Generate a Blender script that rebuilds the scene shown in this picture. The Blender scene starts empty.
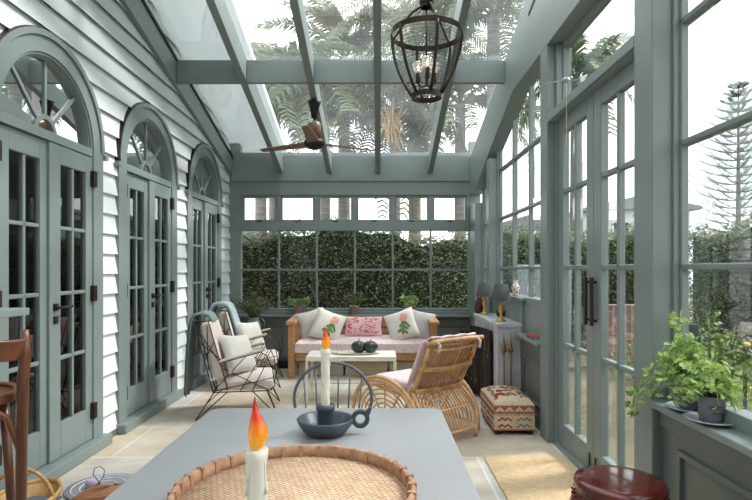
import bpy, math, random
from mathutils import Vector, Matrix, Euler
R = random.Random(7)
PI = math.pi
C = bpy.context.scene.collection
sc = bpy.context.scene
rad = math.radians

# ------------------------------------------------------------------ materials
def lin(h):
    c = []
    for i in (0, 2, 4):
        v = int(h[i:i+2], 16) / 255
        c.append(v / 12.92 if v <= .04045 else ((v + .055) / 1.055) ** 2.4)
    return (c[0], c[1], c[2], 1)

def nodemat(name):
    m = bpy.data.materials.new(name); m.use_nodes = True
    nt = m.node_tree; nt.nodes.clear()
    out = nt.nodes.new('ShaderNodeOutputMaterial')
    return m, nt, out

def mat(name, col, rough=.5, metal=0, var=.08, scale=12, bump=0, bscale=60, spec=.5, col2=None, stretch=None, trans=0):
    m, nt, out = nodemat(name)
    b = nt.nodes.new('ShaderNodeBsdfPrincipled')
    b.inputs['Roughness'].default_value = rough
    b.inputs['Metallic'].default_value = metal
    b.inputs['Specular IOR Level'].default_value = spec
    tc = nt.nodes.new('ShaderNodeTexCoord')
    mp = nt.nodes.new('ShaderNodeMapping')
    if stretch: mp.inputs['Scale'].default_value = stretch
    nt.links.new(tc.outputs['Object'], mp.inputs[0])
    n = nt.nodes.new('ShaderNodeTexNoise'); n.inputs['Scale'].default_value = scale; n.inputs['Detail'].default_value = 4
    nt.links.new(mp.outputs[0], n.inputs['Vector'])
    mx = nt.nodes.new('ShaderNodeMix'); mx.data_type = 'RGBA'
    c = lin(col)
    c2 = lin(col2) if col2 else tuple([max(0, x * (1 - var * 2)) for x in c[:3]] + [1])
    mx.inputs[6].default_value = c; mx.inputs[7].default_value = c2
    rp = nt.nodes.new('ShaderNodeMapRange'); rp.inputs[1].default_value = .35; rp.inputs[2].default_value = .65
    nt.links.new(n.outputs[0], rp.inputs[0]); nt.links.new(rp.outputs[0], mx.inputs[0])
    nt.links.new(mx.outputs[2], b.inputs['Base Color'])
    if bump:
        n2 = nt.nodes.new('ShaderNodeTexNoise'); n2.inputs['Scale'].default_value = bscale; n2.inputs['Detail'].default_value = 3
        nt.links.new(mp.outputs[0], n2.inputs['Vector'])
        bp = nt.nodes.new('ShaderNodeBump'); bp.inputs['Strength'].default_value = bump; bp.inputs['Distance'].default_value = .004
        nt.links.new(n2.outputs[0], bp.inputs['Height']); nt.links.new(bp.outputs[0], b.inputs['Normal'])
    if trans:
        t = nt.nodes.new('ShaderNodeBsdfTranslucent'); nt.links.new(mx.outputs[2], t.inputs[0])
        ms = nt.nodes.new('ShaderNodeMixShader'); ms.inputs[0].default_value = trans
        nt.links.new(b.outputs[0], ms.inputs[1]); nt.links.new(t.outputs[0], ms.inputs[2])
        nt.links.new(ms.outputs[0], out.inputs[0])
    else:
        nt.links.new(b.outputs[0], out.inputs[0])
    return m

def glassmat(name, tint=(.97, .985, .98, 1), refl=1.0, haze=0.0):
    m, nt, out = nodemat(name)
    t = nt.nodes.new('ShaderNodeBsdfTransparent'); t.inputs[0].default_value = tint
    g = nt.nodes.new('ShaderNodeBsdfGlossy'); g.inputs['Roughness'].default_value = .0
    f = nt.nodes.new('ShaderNodeFresnel'); f.inputs[0].default_value = 1.45
    mu = nt.nodes.new('ShaderNodeMath'); mu.operation = 'MULTIPLY'; mu.inputs[1].default_value = refl; mu.use_clamp = True
    nt.links.new(f.outputs[0], mu.inputs[0])
    ms = nt.nodes.new('ShaderNodeMixShader'); nt.links.new(mu.outputs[0], ms.inputs[0])
    nt.links.new(t.outputs[0], ms.inputs[1]); nt.links.new(g.outputs[0], ms.inputs[2])
    last = ms
    if haze:
        tc = nt.nodes.new('ShaderNodeTexCoord')
        n = nt.nodes.new('ShaderNodeTexNoise'); n.inputs['Scale'].default_value = 2.2; n.inputs['Detail'].default_value = 6
        nt.links.new(tc.outputs['Object'], n.inputs['Vector'])
        mr = nt.nodes.new('ShaderNodeMapRange'); mr.inputs[1].default_value = .3; mr.inputs[2].default_value = .75
        mr.inputs[3].default_value = haze * .45; mr.inputs[4].default_value = haze * 1.5
        nt.links.new(n.outputs[0], mr.inputs[0])
        tl = nt.nodes.new('ShaderNodeBsdfTranslucent'); tl.inputs[0].default_value = (.95, .96, .97, 1)
        m2 = nt.nodes.new('ShaderNodeMixShader')
        nt.links.new(mr.outputs[0], m2.inputs[0]); nt.links.new(ms.outputs[0], m2.inputs[1]); nt.links.new(tl.outputs[0], m2.inputs[2])
        last = m2
    nt.links.new(last.outputs[0], out.inputs[0])
    return m

def brickmat(name, c1, c2, mortar, scale, bw, rh, ms, rough=.7, bump=.3, rot=0, off=.5, noise=.25, coord='Object', nscale=9, shift=(0, 0, 0)):
    m, nt, out = nodemat(name)
    b = nt.nodes.new('ShaderNodeBsdfPrincipled'); b.inputs['Roughness'].default_value = rough
    tc = nt.nodes.new('ShaderNodeTexCoord'); mp = nt.nodes.new('ShaderNodeMapping')
    mp.inputs['Rotation'].default_value = rot if isinstance(rot, tuple) else (0, 0, rot)
    mp.inputs['Location'].default_value = shift
    nt.links.new(tc.outputs[coord], mp.inputs[0])
    k = nt.nodes.new('ShaderNodeTexBrick'); k.offset = off
    k.inputs['Color1'].default_value = lin(c1); k.inputs['Color2'].default_value = lin(c2); k.inputs['Mortar'].default_value = lin(mortar)
    k.inputs['Scale'].default_value = scale; k.inputs['Mortar Size'].default_value = ms
    k.inputs['Brick Width'].default_value = bw; k.inputs['Row Height'].default_value = rh; k.inputs['Mortar Smooth'].default_value = .3
    nt.links.new(mp.outputs[0], k.inputs[0])
    n = nt.nodes.new('ShaderNodeTexNoise'); n.inputs['Scale'].default_value = nscale; n.inputs['Detail'].default_value = 8; n.inputs['Roughness'].default_value = .65
    nt.links.new(tc.outputs[coord], n.inputs['Vector'])
    mx = nt.nodes.new('ShaderNodeMix'); mx.data_type = 'RGBA'; mx.blend_type = 'OVERLAY'; mx.inputs[0].default_value = noise
    nt.links.new(k.outputs[0], mx.inputs[6]); nt.links.new(n.outputs[0], mx.inputs[7])
    nt.links.new(mx.outputs[2], b.inputs['Base Color'])
    bp = nt.nodes.new('ShaderNodeBump'); bp.inputs['Strength'].default_value = bump; bp.inputs['Distance'].default_value = .004
    iv = nt.nodes.new('ShaderNodeMath'); iv.operation = 'SUBTRACT'; iv.inputs[0].default_value = 1
    nt.links.new(k.outputs[1], iv.inputs[1]); nt.links.new(iv.outputs[0], bp.inputs['Height'])
    nt.links.new(bp.outputs[0], b.inputs['Normal']); nt.links.new(b.outputs[0], out.inputs[0])
    return m

def emitmat(name, col, st):
    m, nt, out = nodemat(name)
    e = nt.nodes.new('ShaderNodeEmission'); e.inputs[0].default_value = lin(col); e.inputs[1].default_value = st
    nt.links.new(e.outputs[0], out.inputs[0]); return m

def leafmat(name, a, b_, scale=3.0, trans=.35, rough=.5):
    m = mat(name, a, rough, col2=b_, scale=scale, trans=trans, spec=.3)
    return m

SAGE = mat('sage_paint', '7D8784', .38, var=.03, scale=5)
SAGE2 = mat('sage_paint_doors', '7D8885', .35, var=.03, scale=6)
DSAGE = mat('sage_paint_wainscot', '656E6B', .42, var=.04, scale=5)
WHITE = mat('weatherboard_white', 'E0E5E6', .5, var=.02, scale=6)
EAVE = mat('eave_lining', 'E8EBEB', .6, var=.03, scale=4, trans=.45)
GLASS = glassmat('window_glass', refl=.4)
DGLASS = glassmat('door_glass', tint=(.9, .92, .91, 1), refl=1.8)
RGLASS = glassmat('roof_glass', refl=.25, haze=.022)
BRONZE = mat('bronze', '3A2E28', .45, .6, scale=30)
BLACK = mat('black_metal', '1E1C1C', .45, .4)
FLOOR = brickmat('sandstone', 'C4B091', 'C0BEBA', 'D8D6D1', 1.0, 1.02, .69, .007, .6, .25, nscale=3.2, noise=.55, shift=(.36, .495, 0), off=.42)
WALLH = mat('house_inner', 'A69D93', .8, scale=3)
WOODF = mat('teak', 'B98A5E', .45, col2='A0744C', scale=9, stretch=(1, 12, 12))
WOODD = mat('bentwood', '6A3E26', .3, col2='4E2B19', scale=6, stretch=(6, 6, 1))
RATTAN = mat('rattan', 'D3AA7C', .42, col2='B88A5C', scale=14)
RATTAN_D = mat('rattan_binding', 'C08D50', .5, col2='A2713A', scale=40)
CREAM = mat('cream_fabric', 'CDC1B7', .9, var=.05, bump=.25, bscale=300)
GREYC = mat('grey_linen', 'BEB9B2', .9, var=.05, bump=.3, bscale=260)
WCUSH = mat('white_linen', 'DBD4C9', .9, var=.04, bump=.2, bscale=260)
PINK = mat('pink_ticking', 'E6D0CF', .9, col2='D9BFC0', scale=22, bump=.2, bscale=200)
PINKP = mat('rose_print', 'EBC5C2', .85, col2='C8545C', scale=13)
PEACH = mat('print_rose', 'E5B09E', .9, col2='D98C7C', scale=40)
LEAFP = mat('print_leaf', '7F8F58', .9, col2='5F7445', scale=40)
REDP = mat('print_red', 'BC4450', .9, col2='D0707A', scale=40)
WIRE = mat('wire_brown', '4A3731', .4, .5)
GWIRE = mat('wire_grey', '6A7074', .35, .6)
REDW = mat('wire_red', 'A02A2E', .45, .2)
CMETAL = mat('cream_metal', 'E6E0D2', .45, var=.05, scale=20)
TABLE = mat('table_paint', '989899', .32, var=.02, scale=4)
HOLD = mat('holder_grey', '454B57', .38, .15, var=.1, scale=25, bump=.2, bscale=50)
WAX = mat('wax', 'EAE3D3', .45, var=.04, trans=.15, bump=.2, bscale=30)
TEAL = mat('teal_blanket', '92A6A9', .95, col2='9FB2B4', scale=8, bump=.3, bscale=200)
DTEAL = mat('green_throw', '64716C', .95, col2='6E7C77', scale=8, bump=.3, bscale=200)
MARBLE = mat('marble', 'C6C7CA', .35, col2='A9ABB2', scale=4, stretch=(1, 2, 1))
GOLD = mat('antique_gold', 'C8A560', .45, .25, col2='AE8A45', scale=30)
BRASS = mat('brass', 'A07F4A', .4, .7, scale=40)
SHADE = mat('lamp_shade', '48474B', .9, var=.05, scale=60, bump=.1)
LACQ = mat('black_lacquer', '141112', .6, col2='1C1616', scale=5, spec=.2)
COPPER = mat('copper_vase', '5E3B34', .35, .3, col2='4A2C27', scale=20)
PORC = mat('porcelain', 'E4DBCB', .3, scale=30)
KIL = mat('kilim_cream', 'D6C4A4', .95, col2='C4AE8B', scale=35, bump=.4, bscale=250)
KRED = mat('kilim_red', '96333A', .95, col2='7E262C', scale=40, bump=.3)
KBRN = mat('kilim_rust', 'A8664F', .95, col2='955442', scale=40, bump=.3)
KGRY = mat('kilim_grey', '85827C', .95, col2='6F6C66', scale=40, bump=.3)
JUTE = brickmat('jute', 'E0C5A0', 'D2B48C', 'BFA078', 1, .03, .012, .0022, .95, .7, nscale=30, noise=.4)
TRAYW = brickmat('tray_weave', 'DCBFA0', 'CDA987', 'A37E60', 1, .022, .009, .0016, .75, .8, rot=rad(33), nscale=40, noise=.5)
TRAYR = mat('tray_rim', 'B58C6C', .6, col2='946C50', scale=30, bump=.4, bscale=80)
TRUG = mat('trug_wood', 'C39A62', .55, col2='A87E4A', scale=20)
LEATHER = mat('tan_leather', 'A56F4C', .55, col2='8F5C3D', scale=12, bump=.2)
MAHOG = mat('red_lacquer', '6A2A22', .12, col2='4C1A16', scale=7)
TERRA = mat('terracotta_pale', 'B79C90', .85, col2='A48578', scale=25)
SOIL = mat('soil', '3A2C22', .95)
GPOT = mat('grey_pot', '6D6E75', .6, var=.05)
GPRINT = mat('pot_print', '434A40', .7)
SAUCER = mat('enamel_saucer', 'BCBEC8', .2, var=.05)
JUG = mat('jug_glaze', '7C9288', .3, col2='67796F', scale=18)
LEAFA = leafmat('ivy_leaf', 'C3D283', '7FA45C', 22, .35)
LEAFB = leafmat('hedge_leaf', 'A0A685', '5C684A', 14, .25)
LEAFC = leafmat('olive_leaf', '7B7E5E', '5C6347', 12, .2)
LEAFD = leafmat('sill_leaf', 'A9C07E', '64894F', 18, .3)
PALM = leafmat('palm_leaf', '7C8862', '4A583D', 1.2, .25)
PINE = leafmat('pine_leaf_hazed', 'B4BCB8', '9AA5A0', 1.2, .35)  # foliage colour paled to stand in for distance haze
BARK = mat('bark', '8F8A83', .9, col2='726D66', scale=3, stretch=(1, 1, 8), bump=.5, bscale=10)
PINF = mat('palm_flower', 'E4C187', .8, col2='D1A45F', scale=9)
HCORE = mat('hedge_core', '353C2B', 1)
GOURD = mat('gourd_green', '2F4035', .3, col2='1B2A20', scale=25)
BRICK = brickmat('red_brick', '94706A', '7E5E58', 'A39A92', 1, .24, .08, .012, .9, .5, rot=(rad(90), 0, rad(90)), nscale=14)
GRASS = mat('garden_ground', '77735A', .95, col2='605E45', scale=3, bump=.5)
PAVE = mat('garden_path', '6F6B56', .9, col2='5E5A46', scale=4, bump=.3)
HOUSEW = mat('neighbour_white', 'DDE0E2', .7, var=.04)
HROOF = mat('neighbour_roof', '8D9094', .7)
DARKW = mat('dark_pane', '3A3F44', .15)
WICKW = brickmat('cream_wicker', 'D8CDB8', 'CDBFA6', 'A6977E', 1, .03, .02, .003, .85, .7, rot=(rad(90), 0, 0), nscale=40)
YEL = mat('yellow_flower', 'E3C04C', .8)
WHITEW = mat('rendered_wall', 'A6AEB0', .7, var=.05)
PAPER = mat('paper', 'E6DFD2', .8)
BKR = mat('book_red', 'B04A3C', .6); BKG = mat('book_grey', '6F6A66', .6)
TORT = mat('lavender_cloth', 'C9C3D6', .9)
SLATE = mat('slate_cloth', '62666C', .8)
BULBG = glassmat('bulb_glass', refl=3.0, haze=.12)
FIL = emitmat('filament', 'FFD9A0', 14)
def flamemat():
    m, nt, out = nodemat('flame_bulb')
    b = nt.nodes.new('ShaderNodeBsdfPrincipled'); b.inputs['Roughness'].default_value = .15
    tc = nt.nodes.new('ShaderNodeTexCoord'); s = nt.nodes.new('ShaderNodeSeparateXYZ'); nt.links.new(tc.outputs['Object'], s.inputs[0])
    mr = nt.nodes.new('ShaderNodeMapRange'); mr.inputs[1].default_value = .27; mr.inputs[2].default_value = .345
    nt.links.new(s.outputs[2], mr.inputs[0])
    r = nt.nodes.new('ShaderNodeValToRGB'); e = r.color_ramp.elements
    e[0].position = 0; e[0].color = lin('F9B414'); e[1].position = 1; e[1].color = lin('9A0C0C')
    a = r.color_ramp.elements.new(.30); a.color = lin('F79A1C')
    a = r.color_ramp.elements.new(.62); a.color = lin('DD3A12')
    nt.links.new(mr.outputs[0], r.inputs[0]); nt.links.new(r.outputs[0], b.inputs['Base Color'])
    nt.links.new(r.outputs[0], b.inputs['Emission Color']); b.inputs['Emission Strength'].default_value = .05
    nt.links.new(b.outputs[0], out.inputs[0]); return m
FLAME = flamemat()

# ------------------------------------------------------------------ mesh builder
class MB:
    def __init__(s): s.v = []; s.f = []; s.mi = []; s.sm = []; s.m = Matrix(); s.k = 0
    def at(s, loc=(0, 0, 0), rot=(0, 0, 0), sc_=(1, 1, 1)):
        s.m = Matrix.Translation(loc) @ Euler(rot).to_matrix().to_4x4() @ Matrix.Diagonal((*sc_, 1)); return s
    def add(s, vs, fs, smooth=False):
        o = len(s.v)
        for p in vs: s.v.append(tuple(s.m @ Vector(p)))
        for f in fs: s.f.append(tuple(i + o for i in f)); s.mi.append(s.k); s.sm.append(smooth)
        return s
    def box(s, x0, x1, y0, y1, z0, z1):
        return s.hexa([(x0, y0, z0), (x1, y0, z0), (x1, y1, z0), (x0, y1, z0), (x0, y0, z1), (x1, y0, z1), (x1, y1, z1), (x0, y1, z1)])
    def hexa(s, vs):
        return s.add(vs, [(0, 3, 2, 1), (4, 5, 6, 7), (0, 1, 5, 4), (1, 2, 6, 5), (2, 3, 7, 6), (3, 0, 4, 7)])
    def prism(s, poly, ax, a0, a1):
        n = len(poly)
        def P(p, a): return (a, p[0], p[1]) if ax == 'x' else ((p[0], a, p[1]) if ax == 'y' else (p[0], p[1], a))
        vs = [P(p, a0) for p in poly] + [P(p, a1) for p in poly]
        fs = [tuple(range(n)), tuple(range(2 * n - 1, n - 1, -1))] + [(i, i + n, (i + 1) % n + n, (i + 1) % n) for i in range(n)]
        return s.add(vs, fs)
    def ring(s, outer, inner, ax, a0, a1, closed=False):
        n = len(outer)
        def P(p, a): return (a, p[0], p[1]) if ax == 'x' else ((p[0], a, p[1]) if ax == 'y' else (p[0], p[1], a))
        vs = []
        for i in range(n): vs += [P(outer[i], a0), P(outer[i], a1), P(inner[i], a1), P(inner[i], a0)]
        fs = []
        for i in range(n if closed else n - 1):
            j = (i + 1) % n
            for k in range(4): fs.append((i * 4 + k, i * 4 + (k + 1) % 4, j * 4 + (k + 1) % 4, j * 4 + k))
        if not closed: fs += [(0, 1, 2, 3), ((n-1)*4+3, (n-1)*4+2, (n-1)*4+1, (n-1)*4)]
        return s.add(vs, fs)
    def tube(s, pts, r, seg=8, closed=False, flat=1.0):
        pts = [Vector(p) for p in pts]; n = len(pts)
        rs = r if isinstance(r, (list, tuple)) else [r] * n
        vs = []; up = None
        for i, p in enumerate(pts):
            a = pts[(i - 1) % n] if (closed or i) else p
            b = pts[(i + 1) % n] if (closed or i < n - 1) else p
            t = (b - a).normalized() if (b - a).length > 1e-9 else Vector((0, 0, 1))
            if up is None:
                up = Vector((0, 0, 1)) if abs(t.z) < .9 else Vector((0, 1, 0))
            x = t.cross(up)
            if x.length < 1e-6: x = t.orthogonal()
            x.normalize(); y = x.cross(t).normalized(); up = y
            for k in range(seg):
                an = 2 * PI * k / seg
                vs.append(p + x * (math.cos(an) * rs[i]) + y * (math.sin(an) * rs[i] * flat))
        fs = []
        for i in range(n if closed else n - 1):
            j = (i + 1) % n
            for k in range(seg): fs.append((i * seg + k, i * seg + (k + 1) % seg, j * seg + (k + 1) % seg, j * seg + k))
        if not closed: fs += [tuple(range(seg - 1, -1, -1)), tuple((n - 1) * seg + k for k in range(seg))]
        return s.add(vs, fs, True)
    def lathe(s, prof, c=(0, 0, 0), seg=24, cap=True):
        vs = []; n = len(prof)
        for r, z in prof:
            for k in range(seg):
                a = 2 * PI * k / seg; vs.append((c[0] + r * math.cos(a), c[1] + r * math.sin(a), c[2] + z))
        fs = []
        for i in range(n - 1):
            for k in range(seg): fs.append((i * seg + k, i * seg + (k + 1) % seg, (i + 1) * seg + (k + 1) % seg, (i + 1) * seg + k))
        if cap: fs += [tuple(range(seg - 1, -1, -1)), tuple((n - 1) * seg + k for k in range(seg))]
        return s.add(vs, fs, True)
    def ball(s, c, r, seg=14, sc_=(1, 1, 1)):
        pr = [(max(1e-4, r * math.sin(PI * i / 10)), -r * math.cos(PI * i / 10)) for i in range(11)]
        o = len(s.v); s.lathe(pr, (0, 0, 0), seg, False)
        inv = s.m.inverted()
        for i in range(o, len(s.v)):
            p = inv @ Vector(s.v[i])
            s.v[i] = tuple(s.m @ Vector((c[0] + p.x * sc_[0], c[1] + p.y * sc_[1], c[2] + p.z * sc_[2])))
        return s
    def quad(s, a, b, c, d): return s.add([a, b, c, d], [(0, 1, 2, 3)])
    def grid(s, fn, nu, nv, smooth=True):
        vs = [fn(i / nu, j / nv) for j in range(nv + 1) for i in range(nu + 1)]
        fs = [(j * (nu + 1) + i, j * (nu + 1) + i + 1, (j + 1) * (nu + 1) + i + 1, (j + 1) * (nu + 1) + i) for j in range(nv) for i in range(nu)]
        return s.add(vs, fs, smooth)
    def build(s, name, mats, parent=None, bevel=0, bseg=2, solid=0, loc=None, kind=None, label=None, sub=0, smooth=None):
        me = bpy.data.meshes.new(name); me.from_pydata(s.v, [], s.f)
        for m_ in (mats if isinstance(mats, (list, tuple)) else [mats]): me.materials.append(m_)
        me.polygons.foreach_set('material_index', s.mi)
        me.polygons.foreach_set('use_smooth', [(True if smooth else x) for x in s.sm] if smooth is not None else s.sm)
        me.update()
        o = bpy.data.objects.new(name, me); C.objects.link(o)
        if parent: o.parent = parent
        if loc: o.location = loc
        if solid:
            md = o.modifiers.new('s', 'SOLIDIFY'); md.thickness = solid; md.offset = 0
        if bevel:
            md = o.modifiers.new('b', 'BEVEL'); md.width = bevel; md.segments = bseg; md.limit_method = 'ANGLE'; md.angle_limit = rad(40)
        if sub:
            md = o.modifiers.new('u', 'SUBSURF'); md.levels = sub; md.render_levels = sub
        if kind: o['kind'] = kind
        if label: o['label'] = label
        return o

def thing(name, label=None, cat=None, loc=(0, 0, 0), rz=0, group=None, kind=None):
    o = bpy.data.objects.new(name, None); C.objects.link(o); o.location = loc; o.rotation_euler = (0, 0, rz); o.empty_display_size = .1
    if label: o['label'] = label
    if cat: o['category'] = cat
    if group: o['group'] = group
    if kind: o['kind'] = kind
    return o
def tag(o, label, cat, group=None, kind=None):
    o['label'] = label; o['category'] = cat
    if group: o['group'] = group
    if kind: o['kind'] = kind
    return o
def dup(root, loc=None, rz=None, label=None, group=None):
    r = root.copy(); C.objects.link(r)
    if loc is not None: r.location = loc
    if rz is not None: r.rotation_euler = (0, 0, rz)
    if label: r['label'] = label
    if group: r['group'] = group
    for ch in list(root.children):
        c = ch.copy(); C.objects.link(c); c.parent = r
        for g in list(ch.children):
            d = g.copy(); C.objects.link(d); d.parent = c
    return r
def arc(cx, cz, r, a0, a1, n, r2=None):
    r2 = r2 or r
    return [(cx + r * math.cos(a0 + (a1 - a0) * i / n), cz + r2 * math.sin(a0 + (a1 - a0) * i / n)) for i in range(n + 1)]

# pillow: flat in local XZ, thickness along Y
def pillow_pt(u, v, w, h, t, side):
    x = (u - .5) * w; z = (v - .5) * h
    a = 1 - abs(2 * u - 1) ** 2.6; b = 1 - abs(2 * v - 1) ** 2.6
    pin = 1 - .07 * (1 - abs(2 * u - 1)) ; pin2 = 1 - .07 * (1 - abs(2 * v - 1))
    th = t * .5 * (max(0, a) * max(0, b)) ** .42
    return (x * pin2, side * th, z * pin)
def pillow(mb, w, h, t, n=16):
    mb.grid(lambda u, v: pillow_pt(u, v, w, h, t, -1), n, n)
    mb.grid(lambda u, v: pillow_pt(1 - u, v, w, h, t, 1), n, n)
    return mb
def patch(mb, u0, v0, ru, rv, w, h, t, ang=0, k=8, lob=0, side=-1):
    # motif printed on a pillow face (-Y side)
    c = Vector(pillow_pt(u0, v0, w, h, t, side)); c.y += side * .0015
    vs = [tuple(c)]
    for i in range(k):
        a = 2 * PI * i / k; rr = 1 + lob * math.cos(a * 5)
        du = math.cos(a) * ru * rr; dv = math.sin(a) * rv * rr
        uu = u0 + du * math.cos(ang) - dv * math.sin(ang); vv = v0 + du * math.sin(ang) + dv * math.cos(ang)
        p = Vector(pillow_pt(uu, vv, w, h, t, side)); p.y += side * .0015; vs.append(tuple(p))
    mb.add(vs, [(0, 1 + (i + 1) % k, 1 + i) if side > 0 else (0, 1 + i, 1 + (i + 1) % k) for i in range(k)], True)

def leaves(mb, pts, size, rnd, lobed=False, droop=.3):
    for p in pts:
        s_ = size * rnd.uniform(.6, 1.25)
        m = Matrix.Translation(p) @ Euler((rnd.uniform(-1, 1), rnd.uniform(-1, 1), rnd.uniform(0, 6.28))).to_matrix().to_4x4()
        if lobed:
            sh = [(0, 0, 0), (.35, .25, .05), (.3, .6, .08), (.62, .62, 0), (.36, .85, .06), (.12, 1.0, .05), (0, 1.35, -.06), (-.12, 1.0, .05), (-.36, .85, .06), (-.62, .62, 0), (-.3, .6, .08), (-.35, .25, .05)]
            c = (0, .65, -.02)
            vs = [m @ (Vector(q) * s_) for q in sh] + [m @ (Vector(c) * s_)]
            mb.add(vs, [(12, i, (i + 1) % 12) for i in range(12)])
        else:
            sh = [(0, 0, 0), (.32, .5, .06), (0, 1.1, -.04), (-.32, .5, .06)]
            mb.add([m @ (Vector(q) * s_) for q in sh], [(0, 1, 2), (0, 2, 3)])

# ------------------------------------------------------------------ room shell
XL, XR, YB, YF = -2.04, 1.226, 7.35, -2.7
XG = 1.36                       # plane of the right hand window glass
def zr(y): return 4.50 - .2667 * y if y > 0 else 4.50 + .2667 * y
f = MB().box(-2.9, 1.45, YF, 7.6, -.1, 0).build('floor', FLOOR, kind='structure')

# left wall: weatherboards cut around three arched doors
DOORS = [(3.32, 'nearest'), (4.76, 'middle'), (6.265, 'far')]
ZS, RO = 2.105, .60
def cuts(z):
    out = []
    for yc, _ in DOORS:
        if z <= ZS: out.append((yc - RO + .05, yc + RO - .05))
        elif z < ZS + RO - .05:
            w = math.sqrt((RO - .05) ** 2 - (z - ZS) ** 2); out.append((yc - w, yc + w))
        else: out.append((yc, yc))
    return out
w = MB(); row = .1495
k = -1
while True:
    z0 = 1.234 - 9 * row + k * row + row * 0; z1 = z0 + row + .012; k += 1
    if z0 > 5.2: break
    if z1 < 0.01: continue
    za = max(z0, 0)
    a, b = cuts(za + .004), cuts(z1 - .01)
    ea = [YF] + [q for c_ in a for q in c_] + [7.40]; eb = [YF] + [q for c_ in b for q in c_] + [7.40]
    for i in range(0, len(ea), 2):
        ya0, ya1, yb0, yb1 = ea[i], ea[i + 1], eb[i], eb[i + 1]
        t0, t1 = XL + .029, XL + .004
        w.add([(XL - .03, ya0, za), (t0, ya0, za), (t0, ya1, za), (XL - .03, ya1, za), (XL - .03, yb0, z1), (t1, yb0, z1), (t1, yb1, z1), (XL - .03, yb1, z1)], [(4, 5, 6, 7), (0, 1, 5, 4), (1, 2, 6, 5), (2, 3, 7, 6), (3, 0, 4, 7)])
w.build('wall_left', WHITE, kind='structure')
b = MB()
prev = YF
for yc, _ in DOORS:
    b.box(XL - .03, XL + .034, prev, yc - RO, 0, .05); prev = yc + RO
b.box(XL - .03, XL + .034, prev, 7.3, 0, .05)
b.build('baseboard_left', DSAGE, kind='structure')

def glazed_leaf(parent, x, y0, y1, z0, z1, gy0, gy1, gz0, gz1, rows, cols, th=.045, glass=None, m=None, name='door_leaf', mw=.024):
    # a leaf in the plane x (facing +-x); rows: list of muntin heights, cols: list of muntin y
    q = MB()
    q.box(x - th/2, x + th/2, y0, gy0, z0, z1); q.box(x - th/2, x + th/2, gy1, y1, z0, z1)
    q.box(x - th/2, x + th/2, gy0, gy1, z0, gz0); q.box(x - th/2, x + th/2, gy0, gy1, gz1, z1)
    lf = q.build(name, m, parent, bevel=.004)
    q = MB()
    for z in rows: q.box(x - th*.4, x + th*.4, gy0, gy1, z - mw/2, z + mw/2)
    for y in cols: q.box(x - th*.4, x + th*.4, y - mw/2, y + mw/2, gz0, gz1)
    q.build('glazing_bar', m, lf, bevel=.005)
    MB().box(x - .002, x + .002, gy0 - .005, gy1 + .005, gz0 - .005, gz1 + .005).build('pane', glass, lf)
    return lf

def door_handle(parent, x, y, z, sy, d=1):
    q = MB(); q.box(x, x + .012*d, y - .02, y + .02, z - .02, z + .025)
    q.tube([(x, y, z), (x + .05*d, y, z)], .009); q.tube([(x + .05*d, y, z), (x + .052*d, y + sy*.05, z + .002), (x + .05*d, y + sy*.12, z + .004)], .008)
    q.box(x, x + .012*d, y - .018, y + .018, z - .10, z - .055)
    return q.build('handle', BRONZE, parent)

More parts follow.
